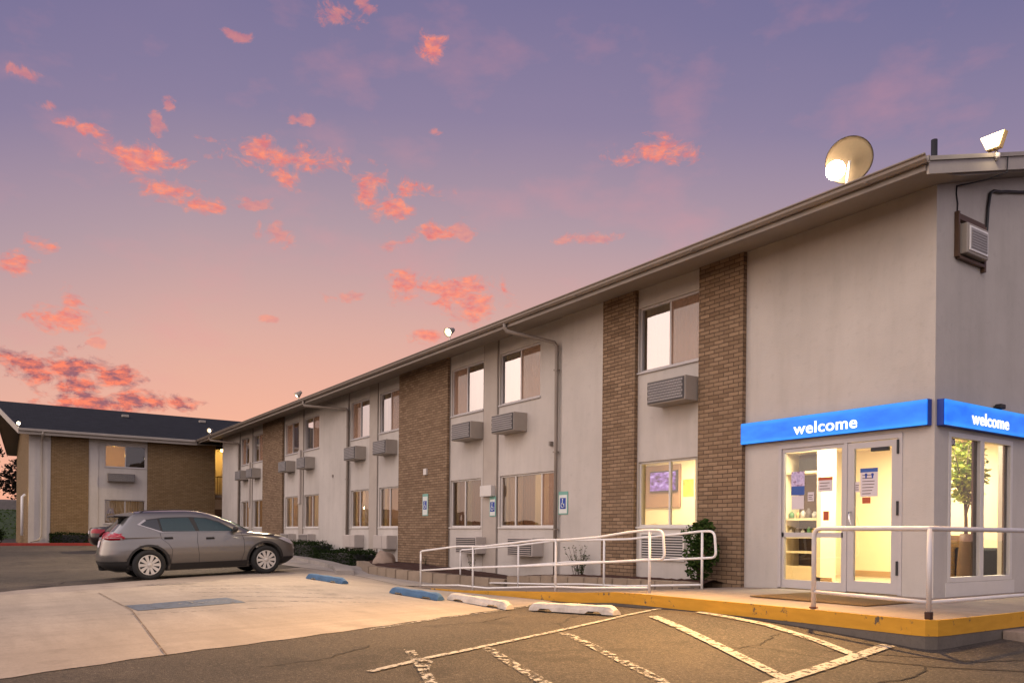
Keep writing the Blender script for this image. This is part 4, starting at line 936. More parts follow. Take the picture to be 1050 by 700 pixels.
t6 = thing('wall_pack_light', (.37, .82, 5.98), 'square lit floodlight standing on the sloping roof edge at the right', 'floodlight', 'floodlights along the roof edge')
MB().tube([(.37, .82, 5.96), (.37, .82, 6.12)], .022).lathe([(0, 0), (.05, .02), (.05, .08), (0, .1)], (.37, .82, 5.97), (0, 0, 1), seg=12).build('bracket', MAT['railgrey'], t6)
hd = MB(); hd.prism([(-.09, 6.10), (.08, 6.10), (.15, 6.30), (-.17, 6.30)], lambda u, v, t: (.37+u, .82-t, v), 0, .10); hd.build('housing', simple('lamp_housing', (.5, .36, .18), .5), t6)
hd = MB(); hd.prism([(-.08, 6.11), (.07, 6.11), (.135, 6.29), (-.155, 6.29)], lambda u, v, t: (.37+u, .82-t, v), .101, .112); hd.build('lens', emis('lamp_lens', (1, .87, .62), 7), t6)
# ------------------------------------------------------------------ inside lobby and office
def flat(x0, x1, y, z0, z1, name, mats, label, cat, face=-1, group=None):
    return tag(MB().box(x0, x1, y-.015, y, z0, z1, b=.003).build(name, mats), label, cat, group)
tv = thing('television', (-7.6, 2.4, 1.9), 'wall screen glowing purple on a brown panel inside the office', 'television')
MB().box(-8.15, -6.98, 2.44, 2.498, 1.44, 2.42, b=.02).build('backing_panel', simple('brown_panel', (.30, .17, .10), .6), tv)
MB().box(-7.88, -7.02, 2.38, 2.435, 1.80, 2.28, b=.01).build('frame', MAT['black'], tv)
def tvmat():
    m, n = newmat('tv_screen'); p = n.pos(); c = n.ramp(n.noise(n.scale(p, (3, 1, 6)), 2, 4), [(.35, (.12, .05, .10)), (.55, (.45, .22, .62)), (.7, (.8, .6, .95))]); e = n.n('ShaderNodeEmission', i_Strength=.9); n.l(c, e.inputs[0]); n.out(e.outputs[0]); return m
MB().box(-7.85, -7.05, 2.368, 2.379, 1.83, 2.25).build('screen', tvmat(), tv)
def art(name, cols, scale=5):
    m, n = newmat(name); c = n.ramp(n.noise(n.pos(), scale, 4), [(.35, cols[0]), (.5, cols[1]), (.65, cols[2])]); n.out(n.bsdf(c, .6)); return m
flat(-6.93, -6.62, 2.498, 1.68, 2.06, 'picture', art('orange_print', ((.8, .25, .02), (.9, .45, .05), (.6, .5, .1))), 'orange picture on the office back wall', 'picture', group='pictures in the office')
flat(-6.50, -6.25, 2.498, 1.42, 2.13, 'picture', art('green_print', ((.25, .35, .06), (.5, .5, .12), (.2, .25, .08))), 'tall green picture on the office back wall at the window edge', 'picture', group='pictures in the office')
sh = thing('shelf_unit', (-3.2, 1.8, 0), 'tall cabinet with glass shelves of small goods seen through the door sidelight', 'shelf unit')
c = MB(); c.box(-3.62, -3.56, 1.6, 2.05, 0, 2.42).box(-2.90, -2.82, 1.6, 2.05, 0, 2.42).box(-3.56, -2.90, 1.6, 2.05, 2.32, 2.42).box(-3.56, -2.90, 1.6, 2.05, 0, .28); c.build('cabinet_frame', MAT['lobbywall'], sh)
MB().box(-3.56, -2.90, 2.02, 2.05, .28, 2.32).build('back_panel', MAT['wood'], sh)
for z in (.53, .80, 1.12, 1.96): MB().box(-3.56, -2.90, 1.62, 2.02, z-.02, z+.02).build('shelf', MAT['lobbywall'], sh)
gcol = [simple('goods%d' % i, cc, .5) for i, cc in enumerate(((.5, .5, .5), (.1, .25, .1), (.5, .4, .15), (.55, .5, .45), (.12, .1, .1)))]
for sz in (.82, 1.14):
    for i in range(5):
        x = -3.5+.12*i+random.uniform(-.01, .01); h = random.uniform(.1, .2); r = random.uniform(.035, .05)
        o = MB().lathe([(r, 0), (r, h*.75), (r*.5, h*.85), (r*.5, h)], (x, 1.72, sz), (0, 0, 1), seg=12, capa=True, capb=True).build('jar', gcol[(i+int(sz*10)) % 5])
        tag(o, 'small jar on the %s shelf of the lobby cabinet, number %s from the left' % ('lower' if sz < 1 else 'middle', ['one', 'two', 'three', 'four', 'five'][i]), 'jar', 'jars in the lobby cabinet')
tag(MB().box(-3.35, -2.98, 1.7, 1.98, 1.982, 2.22, b=.01).build('microwave', MAT['black']), 'dark microwave on the top shelf of the lobby cabinet', 'microwave')
# papers on the glass
def paper(x0, x1, z0, z1, y, label, head=None, lines=6, headcol='bluepaper'):
    t = thing('notice', ((x0+x1)/2, y, z0), label, 'notice', 'notices taped to the entrance glass'); MB().box(x0, x1, y-.003, y, z0, z1).build('sheet', MAT['paper'], t)
    if head: MB().box(x0, x1, y-.0045, y-.0032, z1-head*(z1-z0), z1).build('coloured_band', MAT[headcol], t)
    l = MB(); W_ = x1-x0; top = z1-(head or .1)*(z1-z0)-.02
    for i in range(lines):
        z = top-(top-z0-.02)*(i+.5)/lines; l.box(x0+W_*.12, x1-W_*random.uniform(.12, .4), y-.0044, y-.0032, z-.005, z+.005)
    if lines: l.build('text_lines', MAT['wood'], t)
    return t
t = paper(-2.27, -2.03, 1.46, 1.83, .03, 'poster with a lilac picture over a blue panel on the sidelight glass', None, 0)
MB().box(-2.27, -2.03, .0255, .0268, 1.60, 1.83).build('picture', art('lilac_print', ((.35, .3, .5), (.6, .5, .7), (.2, .1, .2)), 14), t); MB().box(-2.27, -2.03, .0255, .0268, 1.46, 1.60).build('blue_panel', MAT['bluepaper'], t)
paper(-2.26, -2.04, 1.24, 1.45, .03, 'small blank cream sheet directly below the lilac poster', None, 0)
paper(-1.79, -1.54, 1.50, 1.72, .03, 'notice with red and dark print right of the lilac poster', .22, 3, 'redsign')
paper(-1.97, -1.86, 1.36, 1.50, .03, 'tiny cream notice between the poster and the printed notice', None, 3)
t = paper(-1.09, -.82, 1.40, 1.81, .027, 'large white notice with a blue heading taped to the glass door', .14, 7)
mm = MB()
for x in (-1.0, -.9):
    mm = MB(); mm.lathe([(0, 0), (.022, 0)], (x, .0225, 1.715), (0, -1, 0), seg=12); mm.box(x-.012, x+.012, .0222, .0235, 1.66, 1.70); mm.build('pictogram', MAT['signblue'], t)
paper(-1.174, -1.10, 1.47, 1.62, .027, 'small white card beside the large notice on the door', None, 3)
flat(-1.05, -.93, .027, 1.30, 1.39, 'sticker', MAT['redsign'], 'square orange red sticker under the large notice on the door', 'sticker', group='stickers on the entrance glass')
flat(-1.69, -1.60, .03, 1.06, 1.20, 'sticker', MAT['redsign'], 'small red sticker low on the sidelight glass', 'sticker', group='stickers on the entrance glass')
# potted tree, brick counter, armchair behind the end window
pt = thing('potted_tree', (-.8, 2.50, 0), 'tall green potted tree inside the end window', 'potted tree')
MB().lathe([(.13, .002), (.13, .25), (.115, .5), (.09, .75), (.085, .88), (.07, .88), (.06, .8)], (-.8, 2.50, 0), (0, 0, 1), seg=24, capa=True, capb=True).build('planter', MAT['wood'], pt)
s = MB(); s.tube([(-.8, 2.50, .8), (-.8, 2.50, 1.1), (-.8, 2.46, 1.4)], [.03, .026, .02])
for k in range(9):
    a = k*.7; s.tube([(-.8, 2.48, 1.15+.05*k), (-.8+.14*math.cos(a), 2.4+.18*math.sin(a), 1.5+.05*k), (-.8+.28*math.cos(a), 2.35+.36*math.sin(a), 1.7+.07*k)], [.014, .009, .004], seg=5)
s.build('trunk', MAT['bark'], pt)
fo = fo_ = leaves('foliage', MAT['leafbright'], pt, blob([(0, 0, 2.12, .26, .30, .30), (.02, -.16, 1.78, .26, .28, .26), (.0, .14, 1.80, .26, .26, .26), (0, 0, 1.5, .22, .32, .14)], .2), 1900, .05)
bc = MB().box(-1.6, -1.2, 2.5, 3.25, .002, .86, b=.01).build('brick_counter', brick('counter_brick', (.55, .30, .10), (.62, .42, .22), (.4, .3, .2))); tag(bc, 'low brick-faced counter inside the end window behind the tree planter', 'counter')
ch = thing('armchair', (-.9, 3.5, 0), 'dark armchair inside the right pane of the end window', 'armchair'); K = simple('dark_upholstery', (.02, .022, .035), .6)
MB().box(-1.15, -.55, 3.12, 3.65, .10, .34, b=.05).build('seat', K, ch); MB().box(-1.2, -.5, 2.93, 3.10, .10, .66, b=.04).build('backrest', K, ch)
for x in (-1.22, -.52): MB().box(x, x+.1, 3.12, 3.65, .10, .44, b=.03).build('armrest', K, ch)
for x in (-1.15, -.6):
    for y_ in (3.1, 3.75): MB().lathe([(.02, 0), (.025, .10)], (x+.05, y_, .0), (0, 0, 1), seg=8, capa=True).build('leg', MAT['black'], ch)
# bedside lamps seen through the ground floor curtains
for i, (x, y_) in enumerate(((-19.1, 1.6), (-25.4, 1.4), (-9.4, 2.2))):
    ns = thing('nightstand', (x, y_, 0), ['dark nightstand under the glowing lamp left of the wide brick panel', 'dark nightstand under the lamp in the far ground floor room', 'dark nightstand inside the three-pane ground floor window'][i], 'nightstand', 'nightstands in the guest rooms')
    MB().box(x-.2, x+.2, y_-.2, y_+.2, .0, .72, b=.01).build('cabinet', MAT['wood'], ns); MB().box(x-.22, x+.22, y_-.22, y_+.22, .722, .749, b=.005).build('top', MAT['wood'], ns)
    l = thing('table_lamp', (x, y_, .75), ['glowing table lamp in the ground floor room left of the wide brick panel', 'glowing table lamp in the far ground floor room', 'table lamp inside the three-pane ground floor window'][i], 'lamp', 'lamps in the guest rooms')
    MB().lathe([(.07, .75), (.02, .8), (.04, .95), (.015, 1.1)], (x, y_, 0), (0, 0, 1), seg=14).build('lamp_base', MAT['chrome'], l)
    MB().lathe([(.15, 1.08), (.10, 1.32)], (x, y_, 0), (0, 0, 1), seg=20).build('lamp_shade', emis('lit_lampshade', (1, .72, .38), 3.0), l)
# ------------------------------------------------------------------ cars
def carpaint(name, col, metal=.6, rough=.28):
    m, n = newmat(name); p = n.obj(); c = n.mix(n.math('MULTIPLY', n.noise(p, 2.5, 5), .5), col, tuple(x*.8 for x in col))
    sx = n.n('ShaderNodeSeparateXYZ'); n.l(p, sx.inputs[0]); dirt = n.math('MULTIPLY', n.ramp(sx.outputs[2], [(.25, (1, 1, 1)), (.6, (0, 0, 0))]), n.noise(p, 6, 5))
    c = n.mix(n.math('MULTIPLY', dirt, .5), c, (.12, .10, .08))
    b = n.n('ShaderNodeBsdfPrincipled'); n.l(c, b.inputs['Base Color']); b.inputs['Metallic'].default_value = metal; b.inputs['Coat Weight'].default_value = .8; b.inputs['Coat Roughness'].default_value = .06
    n.l(n.math('ADD', rough, n.math('MULTIPLY', n.noise(p, 9, 4), .08)), b.inputs['Roughness']); n.out(b.outputs[0]); return m
MAT['carglass'] = None
m, n = newmat('car_glass'); g = n.n('ShaderNodeBsdfPrincipled'); g.inputs['Base Color'].default_value = (.014, .042, .046, 1); g.inputs['Roughness'].default_value = .04; g.inputs['Specular IOR Level'].default_value = .9
tt = n.n('ShaderNodeBsdfTransparent', i_Color=(.25, .42, .42, 1)); mx = n.n('ShaderNodeMixShader'); mx.inputs[0].default_value = .8; n.l(tt.outputs[0], mx.inputs[1]); n.l(g.outputs[0], mx.inputs[2]); n.out(mx.outputs[0]); MAT['carglass'] = m
MAT['taillens'] = simple('red_lens', (.35, .012, .03), .12, var=.1, scale=30); MAT['clearlens'] = simple('clear_lens', (.55, .52, .52), .1, var=.1, scale=30)
MAT['cladding'] = simple('dark_cladding', (.028, .026, .025), .6); MAT['rim'] = simple('wheel_cover', (.60, .57, .52), .35, metal=.3, var=.06)
MAT['darkglass'] = simple('privacy_glass', (.012, .014, .016), .05, spec=.9, var=0)
class Car:
    def __init__(s, zt, rt, ft, wt, nexp=4.2): s.zt, s.rt, s.ft, s.wt, s.n = zt, rt, ft, wt, nexp; s.cache = {}
    def sl(s, z): return [float(np.interp(z, s.zt, a)) for a in (s.rt, s.ft, s.wt)]
    def side(s, y, z):
        r, f, w = s.sl(z); c = (r+f)/2; h = (f-r)/2; t = min(.9999, abs((y-c)/h)); n_ = s.n+(2. if z > 1.0 else 0)
        return w*(1-t**n_)**(1/n_)
    def endy(s, x, z, front):
        r, f, w = s.sl(z); c = (r+f)/2; h = (f-r)/2; t = min(.9999, abs(x/w)); n_ = s.n+(2. if z > 1.0 else 0); q = h*(1-t**n_)**(1/n_)
        return c+q if front else c-q
    def shell(s, name, mat, root, arches, zs):
        k = MB(); K = 112
        for z in zs:
            r, f, w = s.sl(z); c = (r+f)/2; h = (f-r)/2; n_ = s.n+(2. if z > 1.0 else 0)
            for i in range(K):
                a = 2*math.pi*i/K; ca, sa = math.cos(a), math.sin(a)
                # even spacing along a superellipse
                q = (abs(ca)**n_+abs(sa)**n_)**(-1/n_); k.v.append((w*q*ca, c+h*q*sa, z))
        for j in range(len(zs)-1):
            for i in range(K): i2 = (i+1) % K; k.face((j*K+i, j*K+i2, (j+1)*K+i2, (j+1)*K+i), 0, True)
        k.face(list(range(K))[::-1]); k.face([(len(zs)-1)*K+i for i in range(K)])
        o = k.build(name, mat, root, world=False)
        for (y, z, R_) in arches:
            c = MB().lathe([(R_, -1.2), (R_, 1.2)], (0, y, z), (1, 0, 0), seg=48, capa=True, capb=True).build('cut', MAT['cladding'], root, world=False)
            # keep the wells only near the sides
            md = o.modifiers.new('b', 'BOOLEAN'); md.operation = 'DIFFERENCE'; md.solver = 'EXACT'; md.object = c
            dg = bpy.context.evaluated_depsgraph_get(); me = bpy.data.meshes.new_from_object(o.evaluated_get(dg)); o.modifiers.clear(); old = o.data; o.data = me; bpy.data.objects.remove(c)
        return o
    def patch(s, name, mat, root, poly, side, off=.006, step=.05, th=.0, parent=None):
        """polygon in (y,z) laid on the car's side"""
        bm = bmesh.new(); vs = [bm.verts.new((p[0], p[1], 0)) for p in poly]; bm.faces.new(vs)
        ya, yb = min(p[0] for p in poly), max(p[0] for p in poly); za, zb = min(p[1] for p in poly), max(p[1] for p in poly)
        for q in np.arange(ya+step, yb, step): bmesh.ops.bisect_plane(bm, geom=bm.verts[:]+bm.edges[:]+bm.faces[:], plane_co=(q, 0, 0), plane_no=(1, 0, 0))
        for q in np.arange(za+step, zb, step): bmesh.ops.bisect_plane(bm, geom=bm.verts[:]+bm.edges[:]+bm.faces[:], plane_co=(0, q, 0), plane_no=(0, 1, 0))
        k = MB(); bm.verts.index_update()
        for v in bm.verts: k.v.append((side*(s.side(v.co.x, v.co.y)+off), v.co.x, v.co.y))
        for f in bm.faces: k.face([v.index for v in f.verts], 0, True)
        bm.free(); o = k.build(name, mat, parent or root, world=False); return o
    def endpatch(s, name, mat, root, poly, front, off=.008, step=.06):
        bm = bmesh.new(); vs = [bm.verts.new((p[0], p[1], 0)) for p in poly]; bm.faces.new(vs)
        xa, xb = min(p[0] for p in poly), max(p[0] for p in poly); za, zb = min(p[1] for p in poly), max(p[1] for p in poly)
        for q in np.arange(xa+step, xb, step): bmesh.ops.bisect_plane(bm, geom=bm.verts[:]+bm.edges[:]+bm.faces[:], plane_co=(q, 0, 0), plane_no=(1, 0, 0))
        for q in np.arange(za+step, zb, step): bmesh.ops.bisect_plane(bm, geom=bm.verts[:]+bm.edges[:]+bm.faces[:], plane_co=(0, q, 0), plane_no=(0, 1, 0))
        k = MB(); bm.verts.index_update()
        for v in bm.verts: k.v.append((v.co.x, s.endy(v.co.x, v.co.y, front)+(off if front else -off), v.co.y))
        for f in bm.faces: k.face([v.index for v in f.verts], 0, True)
        bm.free(); return k.build(name, mat, root, world=False)
def wheel(root, x, y, z, side, R_=.36, spokes=10):
    A = (side, 0, 0)
    k = MB().lathe([(R_*.64, -.20), (R_*.93, -.20), (R_, -.16), (R_, -.05), (R_*.96, -.01), (R_*.85, .008), (R_*.69, .0), (R_*.66, -.03)], (x, y, z), A, seg=40, capa=True)
    w = k.build('wheel', MAT['rubber'], root, world=False)
    r0 = R_*.67; k = MB(); k.lathe([(r0, -.03), (r0, .004), (r0*.93, .008), (r0*.90, -.01)], (x, y, z), A, seg=40); k.lathe([(0, .012), (r0*.16, .012), (r0*.22, .002), (r0*.22, -.02)], (x, y, z), A, seg=20)
    for i in range(spokes):
        a = 2*math.pi*i/spokes; pr = (math.cos(a), math.sin(a)); pt = (-pr[1], pr[0])
        wi, wo = r0*.085, r0*.17; P = []
        for rr, ww in ((r0*.18, wi), (r0*.93, wo)):
            for sgn in (-1, 1): P.append((y+pr[0]*rr+pt[0]*ww*sgn, z+pr[1]*rr+pt[1]*ww*sgn))
        P = [P[0], P[1], P[3], P[2]]; k.prism(P, lambda u, v, t: (x+side*t, u, v), -.012, .004)
    k.build('rim', MAT['rim'], w, world=False)
    MB().lathe([(0, -.035), (r0*.95, -.035)], (x, y, z), A, seg=32).build('brake_backing', MAT['black'], w, world=False); return w
def make_suv(loc, pitch, scale):
    root = thing('parked_suv', loc, 'grey SUV parked nose towards the motel with pale wheel covers', 'SUV'); root.rotation_euler = (pitch, 0, 0); root.scale = (scale, scale, scale*.985)
    P = carpaint('grey_silver_paint', (.20, .19, .18), metal=.65)
    zt = [.20, .27, .36, .46, .60, .74, .86, .92, .97, 1.01, 1.05, 1.08, 1.15, 1.25, 1.35, 1.45, 1.53, 1.585, 1.62, 1.645, 1.66]
    rt = [.32, .16, .05, .01, .0, .03, .06, .07, .09, .11, .14, .17, .24, .33, .42, .50, .56, .62, .72, .95, 1.6]
    ft = [4.30, 4.44, 4.55, 4.60, 4.62, 4.58, 4.48, 4.38, 4.22, 4.02, 3.72, 3.48, 3.35, 3.17, 2.98, 2.76, 2.55, 2.36, 2.18, 1.98, 1.8]
    wt = [.76, .80, .85, .878, .905, .912, .905, .90, .893, .885, .875, .868, .845, .81, .77, .725, .685, .645, .58, .47, .2]
    rw, fw = .99, 3.70; c = Car(zt, rt, ft, wt)
    zs = sorted(set(list(np.arange(.20, .92, .045))+list(np.arange(.92, 1.10, .012))+list(np.arange(1.10, 1.56, .035))+list(np.arange(1.56, 1.661, .01))))
    body = c.shell('body', P, root, [(rw, .375, .42), (fw, .375, .42)], zs)
    # cladding: sills and arches
    for sd in (-1, 1):
        def ring(cy): return [(cy+.425*math.cos(a), .37+.425*math.sin(a)) for a in np.linspace(math.pi, 0, 22)]+[(cy+.475*math.cos(a), .37+.475*math.sin(a)) for a in np.linspace(0, math.pi, 22)]
        for cy in (rw, fw):
            pl = [p for p in ring(cy) if p[1] > .3]; c.patch('arch_trim', MAT['cladding'], root, pl, sd, .012)
        c.patch('sill_trim', MAT['cladding'], root, [(rw+.46, .22), (fw-.46, .22), (fw-.46, .37), (rw+.46, .37)], sd, .012)
        c.patch('bumper_trim', MAT['cladding'], root, [(.05, .24), (rw-.5, .24), (rw-.44, .40), (.02, .43)], sd, .010); c.patch('bumper_trim', MAT['cladding'], root, [(fw+.47, .24), (4.50, .26), (4.55, .36), (fw+.44, .38)], sd, .010)
        # glass band: chrome edge then glass panes
        sg = [(.80, 1.315), (.96, 1.425), (1.35, 1.47), (1.95, 1.475), (2.30, 1.45), (2.62, 1.345), (3.02, 1.105), (2.5, 1.115), (1.30, 1.14)]
        cx_, cz_ = 1.9, 1.3; big = [(cx_+(p[0]-cx_)*1.035, cz_+(p[1]-cz_)*1.14) for p in sg]
        c.patch('chrome_surround', MAT['chrome'] if False else simple('bright_trim', (.45, .42, .40), .25, metal=.8), root, [(big[0][0], big[0][1]), (big[1][0], big[1][1]), (.98, 1.40), (.83, 1.315), (1.32, 1.13), (1.30, 1.105)], sd, .007)
        c.patch('window_trim', MAT['black'], root, [(cx_+(p[0]-cx_)*1.012, cz_+(p[1]-cz_)*1.05) for p in sg], sd, .006)
        c.patch('quarter_glass', MAT['darkglass'], root, [(.83, 1.315), (.97, 1.415), (1.20, 1.445), (1.26, 1.16)], sd, .010)
        wn = c.patch('rear_door_glass', MAT['carglass'], root, [(1.30, 1.155), (1.25, 1.45), (1.9, 1.465), (2.04, 1.13)], sd, .010)
        c.patch('front_door_glass', MAT['carglass'], root, [(2.12, 1.13), (2.02, 1.462), (2.28, 1.438), (2.60, 1.335), (2.94, 1.125)], sd, .010)
        c.patch('belt_trim', simple('bright_belt', (.42, .40, .38), .25, metal=.8), root, [(1.22, 1.125), (2.5, 1.10), (3.05, 1.085), (3.05, 1.10), (2.5, 1.115), (1.22, 1.14)], sd, .014)
        # door seams
        for ln in ([(2.08, 1.10), (2.06, .9), (2.09, .6), (2.10, .38)], [(3.10, 1.07), (3.16, .9), (3.17, .6), (3.1, .38)], [(1.24, 1.11), (1.26, .98), (1.42, .84), (1.50, .7), (1.46, .38)]):
            c.patch('door_seam', MAT['black'], root, [(a-.005, b) for a, b in ln]+[(a+.005, b) for a, b in ln[::-1]], sd, .002)
        hx = lambda y_, z_: sd*(c.side(y_, z_)+.022)
        for (y_, z_) in ((1.42, .985), (2.36, .955)):
            MB().tube([(hx(y_, z_)-sd*.02, y_-.09, z_), (hx(y_, z_)+sd*.01, y_-.06, z_+.005), (hx(y_, z_)+sd*.012, y_+.06, z_+.005), (hx(y_, z_)-sd*.02, y_+.09, z_)], .014, seg=8).build('door_handle', MAT['cladding'], root, world=False)
            c.patch('handle_recess', MAT['black'], root, [(y_-.10, z_-.03), (y_+.10, z_-.03), (y_+.09, z_+.025), (y_-.09, z_+.025)], sd, .003)
        mz, my = 1.10, 2.93; mx_ = sd*c.side(my, mz)
        bm = bmesh.new(); bmesh.ops.create_uvsphere(bm, u_segments=20, v_segments=12, radius=1)
        for v in bm.verts: v.co = (mx_+sd*.13+v.co.x*.10, my+v.co.y*(.075 if v.co.y > 0 else .05), mz+.06+v.co.z*.075)
        mr = MB().bm(bm, 0, True); mr.tube([(mx_-sd*.02, my, mz-.01), (mx_+sd*.08, my, mz+.03)], .02, seg=6); mr.build('mirror', MAT['cladding'], root, world=False)
        tl = c.patch('tail_lamp', MAT['taillens'], root, [(.09, 1.05), (.12, 1.13), (.22, 1.17), (.40, 1.10), (.52, 1.0), (.44, .965), (.2, .96), (.08, .99)], sd, .012)
        c.patch('clear_lens', MAT['clearlens'], root, [(.10, .985), (.44, .965), (.53, 1.0), (.42, 1.02), (.2, 1.025), (.10, 1.03)], sd, .016, parent=tl)
        c.patch('headlight', MAT['clearlens'], root, [(4.05, .90), (4.22, .93), (4.40, .86), (4.50, .78), (4.46, .72), (4.32, .78)], sd, .012)
        wheel(root, sd*.90, rw, .36, sd); wheel(root, sd*.90, fw, .36, sd)
        MB().tube([(sd*.60, .85, 1.60), (sd*.60, .95, 1.645), (sd*.585, 1.6, 1.665), (sd*.58, 2.1, 1.645), (sd*.58, 2.25, 1.61)], .013, seg=6).build('roof_rail', MAT['cladding'], root, world=False)
    # rear
    rg = [(-.60, 1.17), (.60, 1.17), (.53, 1.46), (-.53, 1.46)]; c.endpatch('rear_glass', MAT['darkglass'], root, rg, False, .008)
    sp = MB(); sp.prism([(.30, 1.535), (.34, 1.565), (.60, 1.605), (.75, 1.60), (.66, 1.52)], lambda u, v, t: (t, u, v), -.60, .60); sp.build('spoiler', P, root, world=False)
    MB().box(-.58, .58, .305, .62, 1.505, 1.534, b=.008).build('spoiler_edge', MAT['black'], root, world=False)
    c.endpatch('tailgate_garnish', MAT['clearlens'], root, [(-.45, .985), (.45, .985), (.45, 1.03), (-.45, 1.03)], False, .014)
    c.endpatch('number_plate', MAT['paper'], root, [(-.16, .80), (.16, .80), (.16, .95), (-.16, .95)], False, .012)
    for sd in (-1, 1): c.endpatch('inner_tail_lamp', MAT['taillens'], root, [(sd*.50, .98), (sd*.80, .98), (sd*.80, 1.12), (sd*.52, 1.06)], False, .010)
    c.endpatch('rear_bumper_trim', MAT['cladding'], root, [(-.75, .24), (.75, .24), (.8, .46), (-.8, .46)], False, .012)
    # front
    c.endpatch('windscreen', MAT['carglass'], root, [(-.74, 1.10), (.74, 1.10), (.62, 1.46), (.4, 1.52), (-.4, 1.52), (-.62, 1.46)], True, .010)
    c.endpatch('front_grille', MAT['black'], root, [(-.5, .52), (.5, .52), (.56, .76), (-.56, .76)], True, .012)
    c.endpatch('front_bumper_trim', MAT['cladding'], root, [(-.8, .24), (.8, .24), (.78, .42), (-.78, .42)], True, .012)
    MB().box(-.72, .72, .6, 4.0, .24, .34, b=.03).build('underbody', MAT['black'], root, world=False)
    # the cabin behind the glass
    return root
suv = make_suv((-15.88, -8.17, -.425), R(2.05), 1.03)
def make_sedan(loc, pitch):
    root = thing('parked_sedan', loc, 'dark sedan with red tail lamps mostly hidden behind the grey SUV', 'car'); root.rotation_euler = (pitch, 0, 0)
    P = carpaint('dark_car_paint', (.014, .005, .007), .4, .25)
    zt = [.20, .30, .42, .55, .70, .84, .92, .97, 1.0, 1.02, 1.08, 1.2, 1.32, 1.38, 1.42, 1.44]
    rt = [.30, .10, .02, .0, .01, .03, .06, .10, .30, .58, .75, 1.0, 1.28, 1.5, 1.8, 2.2]; ft = [4.45, 4.62, 4.72, 4.75, 4.72, 4.6, 4.35, 4.0, 3.6, 3.4, 3.25, 3.0, 2.7, 2.5, 2.4, 2.3]
    wt = [.78, .85, .89, .90, .90, .895, .885, .875, .865, .855, .83, .76, .69, .63, .5, .2]
    c = Car(zt, rt, ft, wt); rw, fw = 1.0, 3.7
    c.shell('body', P, root, [(rw, .33, .37), (fw, .33, .37)], sorted(set(list(np.arange(.2, .9, .05))+list(np.arange(.9, 1.06, .012))+list(np.arange(1.06, 1.441, .025)))))
    for sd in (-1, 1):
        c.patch('side_glass', MAT['darkglass'], root, [(1.15, 1.07), (1.45, 1.28), (1.9, 1.34), (2.4, 1.33), (2.7, 1.25), (3.0, 1.07)], sd, .008)
        c.patch('tail_lamp', MAT['taillens'], root, [(.04, .74), (.05, .90), (.18, .93), (.42, .90), (.30, .78)], sd, .010)
        c.patch('sill_trim', MAT['cladding'], root, [(1.4, .22), (3.3, .22), (3.3, .32), (1.4, .32)], sd, .008)
        wheel(root, sd*.88, rw, .33, sd, .33); wheel(root, sd*.88, fw, .33, sd, .33)
        c.endpatch('rear_lamp', MAT['taillens'], root, [(sd*.45, .76), (sd*.80, .74), (sd*.80, .90), (sd*.48, .88)], False, .010)
    c.endpatch('rear_glass', MAT['darkglass'], root, [(-.6, 1.08), (.6, 1.08), (.5, 1.30), (-.5, 1.30)], False, .008)
    c.endpatch('number_plate', MAT['paper'], root, [(-.16, .72), (.16, .72), (.16, .86), (-.16, .86)], False, .012)
    return root
make_sedan((-31.3, -6.7, float(GZ(-31.6, -5))-.03), R(.8))
# ------------------------------------------------------------------ far left: wall, bank, trees
tag(MB().box(-86, -80, -40, 10, 2.2, 3.35).box(-80.3, -79.7, -40, 10, 2.2, 3.45, b=.05).build('boundary_wall', MAT['kerb']), 'low pale boundary wall beyond the grass at the far left', 'wall')
gb = MB()
gx = np.linspace(-78, -53, 26); gy = np.linspace(-30, 6, 37)
for x in gx:
    for y_ in gy: gb.v.append((x, y_, float(GZ(x, y_))+.02))
for i in range(25):
    for j in range(36): k = i*37+j; gb.face((k, k+37, k+38, k+1), 0, True)
tag(gb.build('grass_bank', MAT['turf'], fix=False), kind='structure')
def gpts(n):
    x = rng.uniform(-78, -53, n); y_ = rng.uniform(-24, 0, n); return np.stack([x, y_, GZ(x, y_)+.06], 1)
tag(leaves('grass', MAT['grass'], None, gpts, 9000, .09, flat=.2), kind='stuff')
def tree(loc, h, cs, n, size, label, trunk=.22):
    t = thing('tree', loc, label, 'tree', 'trees beyond the far wing'); s = MB(); s.tube([(0, 0, -.3), (.05, .05, h*.35), (.1, 0, h*.6), (0, .1, h*.85)], [trunk, trunk*.75, trunk*.5, trunk*.15], seg=9)
    for i in range(14):
        c = cs[i % len(cs)]; a = random.uniform(0, 6.28); z0 = h*random.uniform(.25, .6)
        tip = (c[0]+c[3]*.7*math.cos(a), c[1]+c[4]*.7*math.sin(a), c[2]+random.uniform(-.3, .7)*c[5]); s.tube([(.06, .03, z0), ((tip[0])*.45, tip[1]*.45, (z0+tip[2])/2+.2), tip], [trunk*.4, trunk*.22, .02], seg=5)
    s.build('trunk', MAT['bark'], t, world=False); leaves('crown', MAT['leaftree'], t, blob(cs, .15), n, size); return t
tree((-72, -11.5, 1.8), 7.2, [(0, 0, 3.9, 1.9, 1.9, 1.5), (.6, 1.3, 5.2, 1.7, 1.6, 1.2), (-.8, -1.3, 5.4, 1.6, 1.6, 1.3), (.2, .2, 6.6, 1.3, 1.3, .9), (0, 1.8, 2.7, 1.2, 1.2, .9)], 2800, .22, 'dark thin-leaved tree nearest the corner of the far wing')
tree((-76, -16, 1.8), 8.2, [(0, 0, 5.0, 2.4, 2.4, 2.0), (.5, 1.8, 6.2, 1.8, 1.8, 1.4), (-.6, -2.0, 4.4, 1.8, 1.9, 1.4)], 2600, .24, 'taller dark tree at the far left behind the nearer one', .28)
